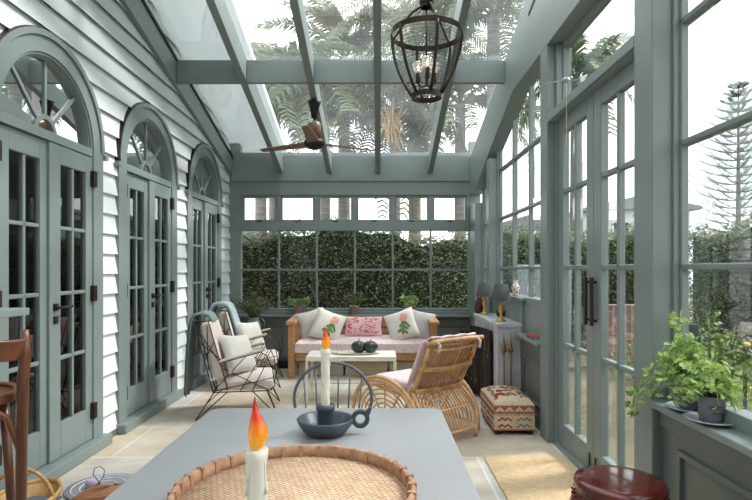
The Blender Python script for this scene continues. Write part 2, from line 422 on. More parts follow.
for n_, (yc, which) in enumerate(DOORS):
    d = thing('door_%d' % (n_ + 1), 'sage green glazed double door under a fan light in the weatherboard wall, the %s one' % which, 'door', (0, 0, 0), kind='structure')
    xf = XL + .045
    # architrave: straight legs and a round head
    A = 28
    def path(r): return [(yc - r, 0.0)] + [(yc - r, ZS * i / 4) for i in range(1, 4)] + [(yc + r * math.cos(PI - PI * i / A), ZS + r * math.sin(PI - PI * i / A)) for i in range(A + 1)] + [(yc + r, ZS * i / 4) for i in range(3, 0, -1)] + [(yc + r, 0.0)]
    xf = XL + .038
    q = MB(); q.ring(path(RO), path(RO - .13), 'x', XL - .03, xf)
    q.ring([(yc + RO * math.cos(PI * i / A), ZS + RO * math.sin(PI * i / A)) for i in range(A + 1)], [(yc + (RO - .035) * math.cos(PI * i / A), ZS + (RO - .035) * math.sin(PI * i / A)) for i in range(A + 1)], 'x', xf, xf + .014)
    q.build('architrave', SAGE, d)
    q = MB(); q.ring(arc(yc, ZS, RO + .007, 0, PI, A), arc(yc, ZS, RO, 0, PI, A), 'x', XL, xf + .004)
    q.build('head_flashing', BRONZE, d)
    for s in (-1, 1):
        MB().box(XL + .02, xf + .02, yc + s*(RO + .02) - .022, yc + s*(RO + .02) + .022, ZS - .045, ZS - .01).build('drip_stop', SAGE, d, bevel=.004)
    # frame inside the architrave + transom bar
    q = MB(); xi = XL - .0
    q.ring(path(RO - .13), path(RO - .145), 'x', XL - .09, XL + .028)
    q.box(XL - .09, XL + .034, yc - RO + .14, yc + RO - .14, 2.055, 2.11)
    q.build('frame', SAGE2, d)
    MB().box(XL - .12, XL + .10, yc - RO - .02, yc + RO + .02, 0, .075).build('threshold', SAGE, d, bevel=.01)
    # fan light
    ri = .445
    q = MB()
    q.ring(arc(yc, ZS, RO - .145, 0, PI, A), arc(yc, ZS, ri, 0, PI, A), 'x', XL - .04, XL + .015)
    for a in (PI*.25, PI*.5, PI*.75):
        c0 = (yc + .10*math.cos(a), ZS + .10*math.sin(a)); c1 = (yc + (ri+.01)*math.cos(a), ZS + (ri+.01)*math.sin(a))
        px, pz = -math.sin(a)*.011, math.cos(a)*.011
        q.prism([(c0[0]-px, c0[1]-pz), (c1[0]-px, c1[1]-pz), (c1[0]+px, c1[1]+pz), (c0[0]+px, c0[1]+pz)], 'x', XL - .026, XL - .008)
    q.ring(arc(yc, ZS, .115, 0, PI, 14), arc(yc, ZS, .085, 0, PI, 14), 'x', XL - .03, XL - .006)
    fl = q.build('fan_light', SAGE2, d)
    MB().prism(arc(yc, ZS, ri + .01, 0, PI, A), 'x', XL - .022, XL - .018).build('pane', DGLASS, fl)
    # leaves
    for s, x in ((-1, XL - .012), (1, XL + .006)):
        ya, yb = (yc - .462, yc - .002) if s < 0 else (yc - .022, yc + .462)
        ga, gb = (ya + .105, yb - .085) if s < 0 else (ya + .115, yb - .075)
        lf = glazed_leaf(d, x, ya, yb, .08, 2.05, ga, gb, .30, 1.93, (.705, 1.115, 1.53), ((ga + gb)/2,), glass=DGLASS, m=SAGE2)
        hy = ya + .004 if s < 0 else yb - .004
        for hz in (.28, 1.10, 1.90):
            MB().box(x + .015, x + (.045 if s < 0 else .05), hy - .016, hy + (.016 if s < 0 else .03), hz - .055, hz + .055).build('hinge', BRONZE, lf, bevel=.003)
        if s > 0: door_handle(lf, x + .022, ya + .055, 1.03, 1)

# dark house interior behind the doors (seen through the panes); unseen roof opening added to let daylight in
q = MB(); q.ring([(1.0, 0), (7.7, 0), (7.7, 3.2), (1.0, 3.2)], [(2.0, .9), (6.9, .9), (6.9, 2.3), (2.0, 2.3)], 'x', -5.6, -5.5, True); q.box(-5.6, -5.5, 3.2, 3.6, .9, 2.3); q.box(-5.6, -5.5, 4.9, 5.3, .9, 2.3); q.box(-5.6, -4.6, 7.6, 7.7, 0, 3.2); q.box(-3.2, XL - .2, 7.6, 7.7, 0, 3.2); q.box(-5.6, XL - .2, 1.0, 1.1, 0, 3.2); q.ring([(-5.6, 1.0), (XL - .12, 1.0), (XL - .12, 7.7), (-5.6, 7.7)], [(-5.2, 1.8), (-3.4, 1.8), (-3.4, 7.2), (-5.2, 7.2)], 'z', 3.2, 3.3, True)
q.box(-5.6, XL - .12, 1.0, 7.7, -.12, 0)
q.build('wall_house', WALLH, kind='structure')
q = MB()
for yc, _ in DOORS:
    for s in (-1, 1):
        q.grid(lambda u, v: (XL - .30 + .03 * math.sin(u * 26) , yc + s * (.30 + .34 * u) , .05 + 2.5 * v), 24, 2)
tag(q.build('curtain', mat('curtain_linen', '8A857C', .9), solid=.004), 'grey linen curtains hanging inside the house behind the glazed doors', 'curtain', kind='stuff')

# back wall
q = MB()
q.box(XL - .05, -1.885, YB - .04, YB + .1, 0, 3.0)            # left corner board
q.box(1.225, XG + .014, YB - .04, YB + .1, 0, 3.0)
q.box(-1.93, 1.27, YB - .02, YB + .1, 0, .62)                 # wainscot
q.box(-1.93, 1.27, YB - .05, YB + .1, 2.27, 2.46)
q.box(-1.99, 1.30, YB - .07, YB + .1, 2.455, 2.84)            # deep beam
wb = q.build('wall_back', SAGE, kind='structure', bevel=.004)
q = MB(); 
q.box(-1.89, 1.24, YB - .05, YB - .02, 0, .10)
for i in range(5):
    x0 = -1.82 + i * .62; q.ring([(x0, .16), (x0 + .52, .16), (x0 + .52, .50), (x0, .50)], [(x0 + .02, .18), (x0 + .50, .18), (x0 + .50, .48), (x0 + .02, .48)], 'y', YB - .038, YB - .02, True)
q.build('baseboard_back', DSAGE, kind='structure', bevel=.003)
wn = thing('window_1', kind='structure', label='wide gridded back window with six small vents above it', cat='window')
q = MB()
q.box(-1.96, 1.25, YB - .16, YB + .1, .625, .655)             # sill
q.box(-1.93, 1.25, YB - .045, YB + .06, .655, .70)
q.build('window_sill', SAGE, wn, bevel=.006)
q = MB()
q.box(-1.93, -1.875, YB - .03, YB + .07, .70, 2.28); q.box(1.215, 1.27, YB - .03, YB + .07, .70, 2.28)
q.box(-1.88, 1.22, YB - .03, YB + .07, .70, .735); q.box(-1.88, 1.22, YB - .04, YB + .07, 1.79, 1.90)
q.build('window_frame', SAGE, wn, bevel=.004)
q = MB()
pw = (1.22 + 1.88) / 6
for i in range(1, 6): q.box(-1.88 + i*pw - .013, -1.88 + i*pw + .013, YB - .012, YB + .03, .73, 1.80)
q.box(-1.88, 1.22, YB - .012, YB + .03, 1.245, 1.272)
q.build('glazing_bar', SAGE, wn, bevel=.004)
MB().box(-1.88, 1.22, YB + .008, YB + .012, .72, 1.80).build('pane', GLASS, wn)
for i in range(6):
    x0, x1 = -1.875 + i*pw, -1.885 + (i+1)*pw
    q = MB(); q.ring([(x0+.02, 1.90), (x1-.02, 1.90), (x1-.02, 2.275), (x0+.02, 2.275)], [(x0+.048, 1.94), (x1-.048, 1.94), (x1-.048, 2.235), (x0+.048, 2.235)], 'y', YB - .025, YB + .03, True)
    q.box(x0 - .035, x0 + .025, YB - .035, YB + .05, 1.9, 2.275); 
    if i == 5: q.box(x1 - .025, x1 + .03, YB - .035, YB + .05, 1.9, 2.275)
    sh = q.build('vent_sash', SAGE, wn, bevel=.003)
    MB().box(x0+.04, x1-.04, YB + .003, YB + .007, 1.93, 2.24).build('pane', GLASS, sh)
    xm = (x0+x1)/2
    q = MB(); q.box(xm-.035, xm+.035, YB-.045, YB-.025, 1.912, 1.925); q.build('catch', BRONZE, sh)

# right wall: posts, fascia over the openings, wainscots
q = MB()
PO = [(-2.7, -2.4), (.28, .42), (2.425, 2.60), (3.94, 4.11), (6.02, 6.17), (6.90, 7.36)]
for a, b_ in PO: q.box(XR, XG + .014, a, b_, 0, min(2.907, 2.907 - max(0, b_ - 4.94) * .325))
poly = [(7.38, 2.27), (6.90, 2.27), (6.02, 2.574), (4.94, 2.907), (YF, 2.907), (YF, zr(YF) + .22), (0, zr(0) + .22), (7.38, zr(7.38) + .22)]
q.prism(poly, 'x', XR + .0, XG + .014)
q.build('wall_right', SAGE, kind='structure', bevel=.006)
q = MB(); q.prism([(4.42, zr(4.42) + .02), (4.0, zr(4.0) + .01), (4.0, zr(4.0) + .035), (4.42, zr(4.42) + .045)], 'x', XR - .006, XR + .02)
q.build('trim_1', BLACK, kind='structure')
def wains(name, y0, y1, zt, panels, step=0):
    q = MB(); q.box(XR + .045, XG + .012, y0, y1, 0, zt - .02)
    q.box(XR + .03, XR + .05, y0, y1, 0, .11)
    q.box(XR + .03, XR + .05, y0, y1, zt - .11, zt - .03)
    for a, b_ in panels:
        q.ring([(a, .17), (b_, .17), (b_, zt - .17), (a, zt - .17)], [(a + .025, .195), (b_ - .025, .195), (b_ - .025, zt - .195), (a + .025, zt - .195)], 'x', XR + .028, XR + .05, True)
    return q.build(name, DSAGE, kind='structure', bevel=.004)
wains('trim_2', .42, 2.425, .68, [(.55, 1.30), (1.42, 2.28)])
wains('trim_3', -2.4, .28, .68, [(-2.2, -1.2), (-1.1, .15)])
wains('trim_4', 4.11, 6.02, .70, [(4.2, 4.72)])
wains('trim_5', 6.17, 6.90, .70, [(6.25, 6.82)])
def rwin(nm, label, y0, y1, zb, cols, rows, ztop, sill_z):
    wn = thing(nm, kind='structure', label=label, cat='window')
    q = MB(); q.box(XR - .02, XG + .012, y0, y1, sill_z - .025, sill_z + .005); q.build('window_sill', SAGE, wn, bevel=.006)
    q = MB()
    q.box(XR + .07, XG + .012, y0, y1, sill_z, zb)
    for yy, d in ((y0, 1), (y1, -1)):
        a, b_ = sorted((yy, yy + d*.018)); q.box(XG - .045, XG + .012, a, b_, zb, ztop(yy))
        a, b_ = sorted((yy, yy + d*.034)); q.box(XG - .02, XG + .012, a, b_, zb, ztop(yy))
    q.build('window_frame', SAGE, wn, bevel=.004)
    q = MB()
    for y in cols: q.box(XG - .02, XG + .03, y - .014, y + .014, zb, ztop(y))
    for z in rows: q.box(XG - .02, XG + .03, y0, y1, z - .013, z + .013)
    q.build('glazing_bar', SAGE, wn, bevel=.005)
    q = MB(); q.prism([(y0, zb), (y1, zb), (y1, ztop(y1)), (min(y1, max(y0, 4.94)), ztop(4.94) if y0 < 4.94 < y1 else ztop(y0)), (y0, ztop(y0))], 'x', XG - .002, XG + .002)
    q.build('pane', GLASS, wn)
    return wn
def zh(y): return 2.95 if y < 4.94 else (2.95 - (y - 4.94) * .325)
rows = (1.28, 1.83, 2.37)
rwin('window_2', 'tall gridded side window above the fireplace mantel', 4.11, 6.02, 1.02, (4.24, 4.83, 5.42), rows, zh, .70)
rwin('window_3', 'narrow side window between the last two posts', 6.17, 6.90, .745, (6.53,), rows, zh, .70)
rwin('window_4', 'large side window over the sill with the ivy pots', .42, 2.425, .745, (1.24, 1.83), rows, zh, .68)
rwin('window_5', 'side window next to the ivy sill, behind the viewer', -2.4, .28, .745, (-1.75, -1.1, -.45), rows, zh, .68)
# boxed ledge under the middle window
q = MB(); q.box(XR + .04, XG, 4.80, 6.02, .705, .985)
q.box(XR + .015, XG + .0, 4.76, 6.02, .985, 1.015)
q.build('trim_6', SAGE, kind='structure', bevel=.005)
# garden double door on the right
d = thing('door_4', 'sage glazed double garden door with brown pull handles', 'door', kind='structure')
q = MB(); q.box(XR + .02, XG + .04, 2.60, 3.94, 2.335, 2.405); q.box(XR - .0, XG + .0, 2.60, 3.94, 2.34, 2.40)
q.box(XR + .06, XG + .012, 2.60, 2.63, 0, 2.9); q.box(XR + .06, XG + .012, 3.91, 3.94, 0, 2.9); q.box(XR + .04, XG + .014, 2.60, 3.94, 0, .02)
q.build('frame', SAGE, d, bevel=.004)
q = MB(); q.ring([(2.60, 2.40), (3.94, 2.40), (3.94, 2.91), (2.60, 2.91)], [(2.64, 2.44), (3.90, 2.44), (3.90, 2.87), (2.64, 2.87)], 'x', XG - .03, XG + .03, True)
tr = q.build('transom_window', SAGE, d, bevel=.004)
MB().box(XG - .002, XG + .002, 2.62, 3.92, 2.42, 2.89).build('pane', GLASS, tr)
XD = XR + .095
for ya, yb, hs in ((2.63, 3.268, 1), (3.272, 3.91, -1)):
    lf = glazed_leaf(d, XD, ya, yb, .01, 2.335, ya + (.10 if hs > 0 else .11), yb - (.11 if hs > 0 else .10), .175, 2.235, (.735, 1.28, 1.82), ((ya + yb)/2,), glass=GLASS, m=SAGE2, mw=.03)
    hy = yb - .045 if hs > 0 else ya + .045
    q = MB(); q.box(XD - .06, XD - .045, hy - .018, hy + .018, .93, 1.22)
    q.tube([(XD - .05, hy, .96), (XD, hy, .96)], .008); q.tube([(XD - .05, hy, 1.19), (XD, hy, 1.19)], .008)
    q.build('pull_handle', BRONZE, lf, bevel=.004)
    q = MB(); q.tube([(XD - .03, hy, .02), (XD - .03, hy, .14)], .006); q.build('floor_bolt', BRONZE, lf)
# window winder with its cord
q = MB(); q.tube([(1.335, 3.52, 2.50), (1.215, 3.52, 2.50), (1.20, 3.88, 2.60)], .004)
q.ball((1.22, 3.54, 2.508), .018); q.ball((1.215, 3.49, 2.492), .019); q.box(1.30, 1.335, 3.49, 3.55, 2.48, 2.52)
wd = q.build('window_winder', mat('steel', 'A8A5A0', .3, .8))
tag(wd, 'metal window winder with hanging cord on the transom above the garden door', 'window winder')
q = MB(); q.tube([(1.215, 3.50, 2.49), (1.216, 3.502, 2.2), (1.214, 3.50, 1.98)], .0022, 5); q.build('cord', CREAM, wd)

# front wall behind the viewer
MB().box(XL - .05, XG + .014, YF - .1, YF, 0, zr(YF) + .2).build('wall_front', SAGE, kind='structure')

# glazed roof
cl = thing('ceiling', kind='structure')
q = MB()
RX = [-1.325, -.67, -.015, .69]
def rafter(x0, x1, lo, hi, ya=YF, yb=7.32):
    return MB().prism([(yb, zr(yb) + lo), (0, zr(0) + lo), (ya, zr(ya) + lo), (ya, zr(ya) + hi), (0, zr(0) + hi), (yb, zr(yb) + hi)], 'x', x0, x1)
for x in RX: rafter(x - .034, x + .034, 0, .23).build('rafter', SAGE, cl, bevel=.003)
rafter(XL - .02, XL + .06, -.02, .26).build('rafter', SAGE, cl, bevel=.003)
rafter(XL + .06, XL + .075, .205, .235).build('gutter_trim', BLACK, cl)
for y in (5.27, 3.75, 1.9, 0, -1.6):
    z = zr(y)
    xs = [XL + .06] + RX + [XR]
    for i in range(len(xs) - 1):
        a = xs[i] + (.034 if i else 0); b_ = xs[i+1] - (.034 if i < len(xs) - 2 else 0)
        MB().box(a, b_, y, y + .05, z - .005, z + .215).build('purlin', SAGE, cl, bevel=.003)
rafter(XL, XR + .1, .235, .241, yb=7.40).build('glass_roof', RGLASS, cl)
# eave of the house over the glass
q = MB(); q.prism([(9.0, zr(9.0) + .42), (0, 4.92), (YF, zr(YF) + .42), (YF, zr(YF) + .50), (0, 5.0), (9.0, zr(9.0) + .5)], 'x', -2.3, -1.30)
q.build('trim_7', EAVE, kind='structure')

# ------------------------------------------------------------------ fittings on the ceiling
fx, fy = -.67, 5.6
fan = thing('ceiling_fan', 'small wooden three-blade ceiling fan with black hub under the second rafter', 'ceiling fan', (fx, fy, 0))
zt = zr(fy)
MB().lathe([(.03, -.17), (.035, -.13), (.06, -.03), (.075, 0)], (0, 0, zt)).build('canopy', BLACK, fan)
MB().tube([(0, 0, zt - .16), (0, 0, 2.78)], .013).build('downrod', BLACK, fan)
MB().lathe([(.03, .0), (.068, .01), (.072, .15), (.05, .175), (.02, .18)], (0, 0, 2.62)).build('motor_housing', mat('fan_wood', '77594A', .4), fan)
MB().lathe([(.01, -.04), (.05, -.03), (.10, 0), (.11, .03), (.10, .06), (.03, .075)], (0, 0, 2.545)).build('hub', BLACK, fan)
for a in (28, 152, 270):
    q = MB(); a = rad(a); ca, sa = math.cos(a), math.sin(a)
    q.at((0, 0, 2.57), (rad(9), 0, a))
    n = 8; L = .70
    top = [(.09 + (L - .09) * i / n, .05 * (1 - .55 * (i / n)) + .012) for i in range(n + 1)]
    poly = top + [(x, -y) for x, y in reversed(top)]
    q.prism(poly, 'z', -.006, .006)
    q.build('blade', mat('blade_wood_%d' % int(a*10), '8A6C5C', .4, scale=6, stretch=(1, 8, 8)), fan)

lx, ly = .33, 3.75
lan = thing('lantern_pendant', 'bronze ring lantern pendant with three clear globe bulbs under the roof', 'pendant light', (lx, ly, 0))
q = MB()
def ringt(mb, r, z, tr, seg=36, h=None):
    if h: mb.ring([(r * math.cos(2*PI*i/seg), r * math.sin(2*PI*i/seg)) for i in range(seg)], [((r - tr) * math.cos(2*PI*i/seg), (r - tr) * math.sin(2*PI*i/seg)) for i in range(seg)], 'z', z - h/2, z + h/2, True)
    else: mb.tube([(r * math.cos(2*PI*i/seg), r * math.sin(2*PI*i/seg), z) for i in range(seg)], tr, 8, True)
ringt(q, .25, 2.90, .008, h=.035); ringt(q, .105, 2.47, .010, h=.035)
for k in range(6):
    a = PI/6 + k * PI/3 + .2; P = []
    for i in range(11):
        t = i / 10; r = .25 - .145 * t ** 1.9; P.append((r * math.cos(a), r * math.sin(a), 2.90 - .42 * t))
    q.tube(P, .0105, 6, flat=.6)
for k in range(3):
    a = .2 + PI/6 + k * 2*PI/3; P = []
    for i in range(11):
        t = i / 10; r = .245 * (1 - t) ** .55 + .035 * t; z = 2.90 + .0 + .20 * t ** 1.6; P.append((r * math.cos(a), r * math.sin(a), z))
    q.tube(P, .008, 6)
ringt(q, .045, 3.10, .010, h=.03)
q.build('frame', BRONZE, lan)
MB().lathe([(.045, 0), (.05, .02), (.05, .06), (.02, .08)], (0, 0, 3.10)).build('cap', BRONZE, lan)
MB().tube([(0, 0, 2.56), (0, 0, 3.2)], .007).build('stem', BRONZE, lan)
q = MB()
zc = zr(ly)
for i in range(int((zc - 3.18) / .045) + 1):
    z = 3.20 + i * .045; a = (i % 2) * PI/2
    q.tube([(math.cos(a) * .013 * math.cos(t), math.sin(a) * .013 * math.cos(t), z + .028 * math.sin(t)) for t in [2*PI*j/10 for j in range(10)]], .004, 5, True)
q.build('chain', BRONZE, lan)
q = MB()
SEGS = 36
mesh_r = lambda t: .247 - .145 * t ** 1.9
for a in (i * 2 * PI / 30 for i in range(30)):
    q.tube([(mesh_r(t/8) * math.cos(a + t*.05), mesh_r(t/8) * math.sin(a + t*.05), 2.885 - .40 * t/8) for t in range(9)], .0013, 3)
for t in range(1, 18):
    q.tube([(mesh_r(t/18) * math.cos(2*PI*j/28), mesh_r(t/18) * math.sin(2*PI*j/28), 2.885 - .40 * t/18) for j in range(28)], .0013, 3, True)
q.build('wire_mesh', BRONZE, lan)
for k in range(3):
    a = rad(150 + 120 * k); bx_, by_ = .065 * math.cos(a), .065 * math.sin(a)
    q = MB(); q.tube([(0, 0, 2.55), (bx_*.5, by_*.5, 2.535), (bx_, by_, 2.57)], .006); q.lathe([(.012, 0), (.016, .01), (.016, .07), (.013, .075)], (bx_, by_, 2.57))
    so = q.build('bulb_holder', BRONZE, lan)
    MB().ball((bx_, by_, 2.685), .040).build('bulb', BULBG, so)
    MB().lathe([(.004, -.015), (.006, 0), (.004, .018)], (bx_, by_, 2.675), 8).build('filament', FIL, so)

# ------------------------------------------------------------------ outside
def hedge(name, label, x0, x1, y0, y1, h, n, seed, size=.05):
    rn = random.Random(seed)
    def top(x, y): return h + .10 * math.sin(x * 2.3 + seed) + .07 * math.sin(y * 3.1 + x) + .05 * math.sin(x * 7 + y * 5)
    q = MB()
    nx = max(2, int((x1 - x0) / .4)); ny = max(2, int((y1 - y0) / .4))
    
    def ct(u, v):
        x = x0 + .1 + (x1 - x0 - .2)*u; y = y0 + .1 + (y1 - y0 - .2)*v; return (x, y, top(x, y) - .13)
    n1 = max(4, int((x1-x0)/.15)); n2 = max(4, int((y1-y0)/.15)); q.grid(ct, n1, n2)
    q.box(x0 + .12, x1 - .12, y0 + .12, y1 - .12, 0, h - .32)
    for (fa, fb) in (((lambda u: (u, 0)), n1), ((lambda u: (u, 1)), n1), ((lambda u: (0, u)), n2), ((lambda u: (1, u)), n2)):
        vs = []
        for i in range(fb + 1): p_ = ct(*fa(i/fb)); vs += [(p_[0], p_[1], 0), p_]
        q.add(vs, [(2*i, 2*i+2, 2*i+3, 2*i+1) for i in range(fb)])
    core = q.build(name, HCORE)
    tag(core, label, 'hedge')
    q = MB(); pts = []
    L = max(x1 - x0, y1 - y0)
    for i in range(n):
        x = rn.uniform(x0, x1); y = rn.uniform(y0, y1); tt = top(x, y)
        m_ = rn.random()
        b_ = rn.random() ** 2 * .16 + .05 * math.sin(x * 9 + y * 4) * math.sin(7 * rn.random())
        if m_ < .72:
            z = rn.uniform(.0, tt)
            if x1 - x0 > y1 - y0: y = y0 + b_
            else: x = x0 + b_
        else: z = tt - rn.random() ** 1.5 * .3 + (rn.random() < .06) * rn.random() * .22
        pts.append((x, y, z))
    leaves(q, pts, size, rn)
    q.build('foliage', LEAFB, core, kind='stuff')
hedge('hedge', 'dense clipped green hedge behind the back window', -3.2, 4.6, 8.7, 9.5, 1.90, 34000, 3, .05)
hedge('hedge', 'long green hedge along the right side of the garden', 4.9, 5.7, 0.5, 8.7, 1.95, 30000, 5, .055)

def frond_mesh(L, droop, seed, nl=40, ll=.60):
    rn = random.Random(seed); q = MB(); P = []
    for i in range(11):
        t = i / 10; P.append(Vector((L * (t * .92), 0, L * (.42 * t - droop * t ** 2.3))))
    q.tube(P, [.022 * (1 - .85 * i/10) for i in range(11)], 5)
    for i in range(nl):
        t = .12 + .88 * i / nl; j = min(9, int(t * 10)); fr = t * 10 - j
        p = P[j].lerp(P[j+1], fr); dr = (P[j+1] - P[j]).normalized()
        for s in (-1, 1):
            le = ll * (1 - .55 * abs(t - .45) * 1.6) * rn.uniform(.8, 1.1)
            d_ = (Vector((0, s, 0)) * .8 + dr * .55 + Vector((0, 0, rn.uniform(-.1, .35)))).normalized()
            mid = p + d_ * le * .5; tip = p + d_ * le * .85 + Vector((0, 0, -le * .45))
            wv = dr * .024
            q.add([p - wv, p + wv, mid + wv*1.2, mid - wv*1.2, tip], [(0, 1, 2, 3), (3, 2, 4)])
    return q
def palm(x, y, h, rt, label, L=2.2, nf=17, seed=1, flower=False, lean=0, group='palms beyond the hedge'):
    rn = random.Random(seed)
    p = thing('palm_tree', label, 'palm tree', (x, y, 0), group=group)
    q = MB(); q.tube([(lean * (i/6) ** 2, 0, h * i / 6) for i in range(7)], [rt * (1.15 - .25 * i/6) for i in range(7)], 12); q.build('trunk', BARK, p)
    protos = []
    for i in range(nf):
        if i < 4:
            o = frond_mesh(L, [.6, .95, 1.3, .8][i], seed + i).build('frond', PALM, p); protos.append(o)
        else:
            o = protos[i % 4].copy(); C.objects.link(o)
        o.location = (lean, 0, h); o.rotation_euler = (0, rad(rn.uniform(-50, 22)) , i * 2.399 + rn.uniform(-.2, .2)); s = rn.uniform(.8, 1.1); o.scale = (s, s, s)
    if flower:
        q = MB()
        for i in range(75):
            a = rn.uniform(0, 6.28); r = rn.uniform(.08, .34); z = rn.uniform(-.75, .25); zb = rn.uniform(-.45, 0)
            q.tube([(0, 0, .1), (0, 0, zb), (math.cos(a) * r * .6, math.sin(a) * r * .6, zb + (z - zb)*.4 + .05), (math.cos(a) * r, math.sin(a) * r, z)], .013, 4)
        o = q.build('flower_spray', PINF, p); o.location = (lean - .1, -.5, h - .15)
palm(-2.45, 11.2, 4.9, .12, 'slender palm whose trunk shows in the leftmost vent pane', seed=11, L=1.9)
palm(-1.15, 11.4, 4.6, .12, 'palm whose crown droops behind the ceiling fan', seed=23, L=2.3)
palm(.32, 11.0, 4.5, .11, 'palm with a hanging cream flower spray, right of centre', seed=31, flower=True, L=2.2)
palm(1.70, 11.3, 4.7, .12, 'palm whose trunk shows in the rightmost vent pane', seed=47, L=2.3)
palm(.9, 13.6, 7.4, .15, 'tall palm high above the lantern pendant', seed=59, L=2.7, nf=20)
palm(2.1, 9.9, 5.9, .13, 'tall palm close by the right roof edge', seed=67, L=2.2, nf=18)
palm(-.9, 13.9, 6.7, .15, 'tall palm above the upper middle roof pane', seed=71, L=2.4, nf=18)
palm(-2.6, 13.5, 5.9, .15, 'bushy palm at the upper left roof pane', seed=83, L=2.2, nf=18)
palm(4.9, 13.4, 6.0, .15, 'distant palm seen through the transom over the garden door', seed=91, L=1.9, nf=18)

# norfolk pine
pt = thing('norfolk_pine', 'tall tiered pine tree standing beyond the right hand hedge', 'tree', (17.3, 26, 0))
q = MB(); q.tube([(0, 0, 0), (0, 0, 5), (0, 0, 10.3)], [.16, .10, .02], 8); q.build('trunk', BARK, pt)
q = MB(); rn = random.Random(4)
for t in range(23):
    z = 1.5 + t * .385; rr = 1.75 * (1 - (t / 23) ** 1.5) + .15
    for k in range(7):
        a = k * 2*PI/7 + t * .9 + rn.uniform(-.15, .15); ca, sa = math.cos(a), math.sin(a)
        P = [(ca * rr * u, sa * rr * u, z + rr * .22 * u * u) for u in (0, .35, .7, 1)]
        q.tube(P, [.022, .018, .012, .008], 4)
        for m_ in range(26):
            u = .25 + .75 * m_ / 15; c = Vector((ca * rr * u, sa * rr * u, z + rr * .22 * u * u))
            for s in (-1, 1):
                d_ = Vector((-sa * s + ca * .5, ca * s + sa * .5, rn.uniform(.3, .9))).normalized() * rn.uniform(.16, .3)
                q.tube([c, c + d_], [.014, .005], 3)
q.build('branches', PINE, pt, kind='stuff')

# garden ground, path, low brick wall, iron fence
MB().box(-14, 34, 7.6, 40, -.16, -.05).build('ground', GRASS, kind='structure')
MB().box(1.45, 34, -10, 7.6, -.16, -.05).build('ground', GRASS, kind='structure')
MB().box(1.5, 3.1, -3, 7.4, -.055, -.03).build('ground', PAVE, kind='structure')
tag(MB().box(2.8, 3.6, 7.0, 7.22, -.05, .80).build('garden_wall', BRICK), 'low pinkish brick garden wall seen through the garden door', 'garden wall')
tag(MB().box(1.95, 2.75, 7.7, 7.9, -.05, 1.33).build('garden_wall', WHITEW, bevel=.02), 'pale rendered wall before the hedge beyond the far leaf of the garden door', 'garden wall')
fe = thing('iron_fence', 'black iron picket fence outside the ivy window', 'fence', (2.27, 0, -.05))
q = MB(); q.box(-.008, .008, .3, 3.9, .785, .80); q.box(-.008, .008, .3, 3.9, .64, .655); q.box(-.008, .008, .3, 3.9, .10, .115); q.build('rail', BLACK, fe)
for i in range(30):
    y = .35 + i * .12; MB().box(-.008, .008, y - .008, y + .008, 0, .84).build('picket', BLACK, fe)
MB().box(-.025, .025, 3.88, 3.93, 0, .92).build('post', BLACK, fe)
def shrub(x, y, r, h, label, seed, m_=LEAFA, n=420, flowers=0, size=.045):
    rn = random.Random(seed); s = thing('garden_shrub', label, 'shrub', (x, y, -.05), group='garden shrubs outside')
    q = MB()
    for k in range(6):
        a = k * 1.05 + rn.random(); q.tube([(0, 0, 0), (math.cos(a) * r * .4, math.sin(a) * r * .4, h * .5), (math.cos(a) * r * .8, math.sin(a) * r * .8, h * rn.uniform(.8, 1))], [.01, .007, .003], 5)
    q.build('stem', LEAFC, s)
    q = MB(); pts = []
    for i in range(n):
        a = rn.uniform(0, 6.28); rr = r * math.sqrt(rn.random()); z = rn.uniform(.1, 1) ** .8 * h * (1 - .35 * (rr/r) ** 2)
        pts.append((math.cos(a) * rr, math.sin(a) * rr, z))
    leaves(q, pts, size, rn); q.build('foliage', m_, s, kind='stuff')
    if flowers:
        q = MB()
        for i in range(flowers):
            a = rn.uniform(0, 6.28); rr = r * math.sqrt(rn.random()); q.ball((math.cos(a) * rr, math.sin(a) * rr, h * rn.uniform(.6, 1.02)), rn.uniform(.015, .03), 7, (1, 1, .6))
        q.build('blossoms', YEL, s, kind='stuff')
shrub(2.75, 3.5, .35, .78, 'yellow flowering shrub behind the iron fence', 1, flowers=16)
shrub(2.8, 2.9, .4, .85, 'yellow-dotted bush behind the middle of the iron fence', 2, flowers=22)
shrub(2.7, 4.3, .22, 1.0, 'tall thin leafy shrub at the end of the iron fence', 3, n=160)
shrub(3.0, 6.3, .30, .5, 'low green bush before the brick garden wall', 4, m_=LEAFD)
shrub(3.9, 6.6, .35, .55, 'small bush beside the right end of the brick garden wall', 5, m_=LEAFD, flowers=6)
shrub(2.9, 2.2, .4, .95, 'leafy bush with yellow flowers at the right picture edge', 6, flowers=14)

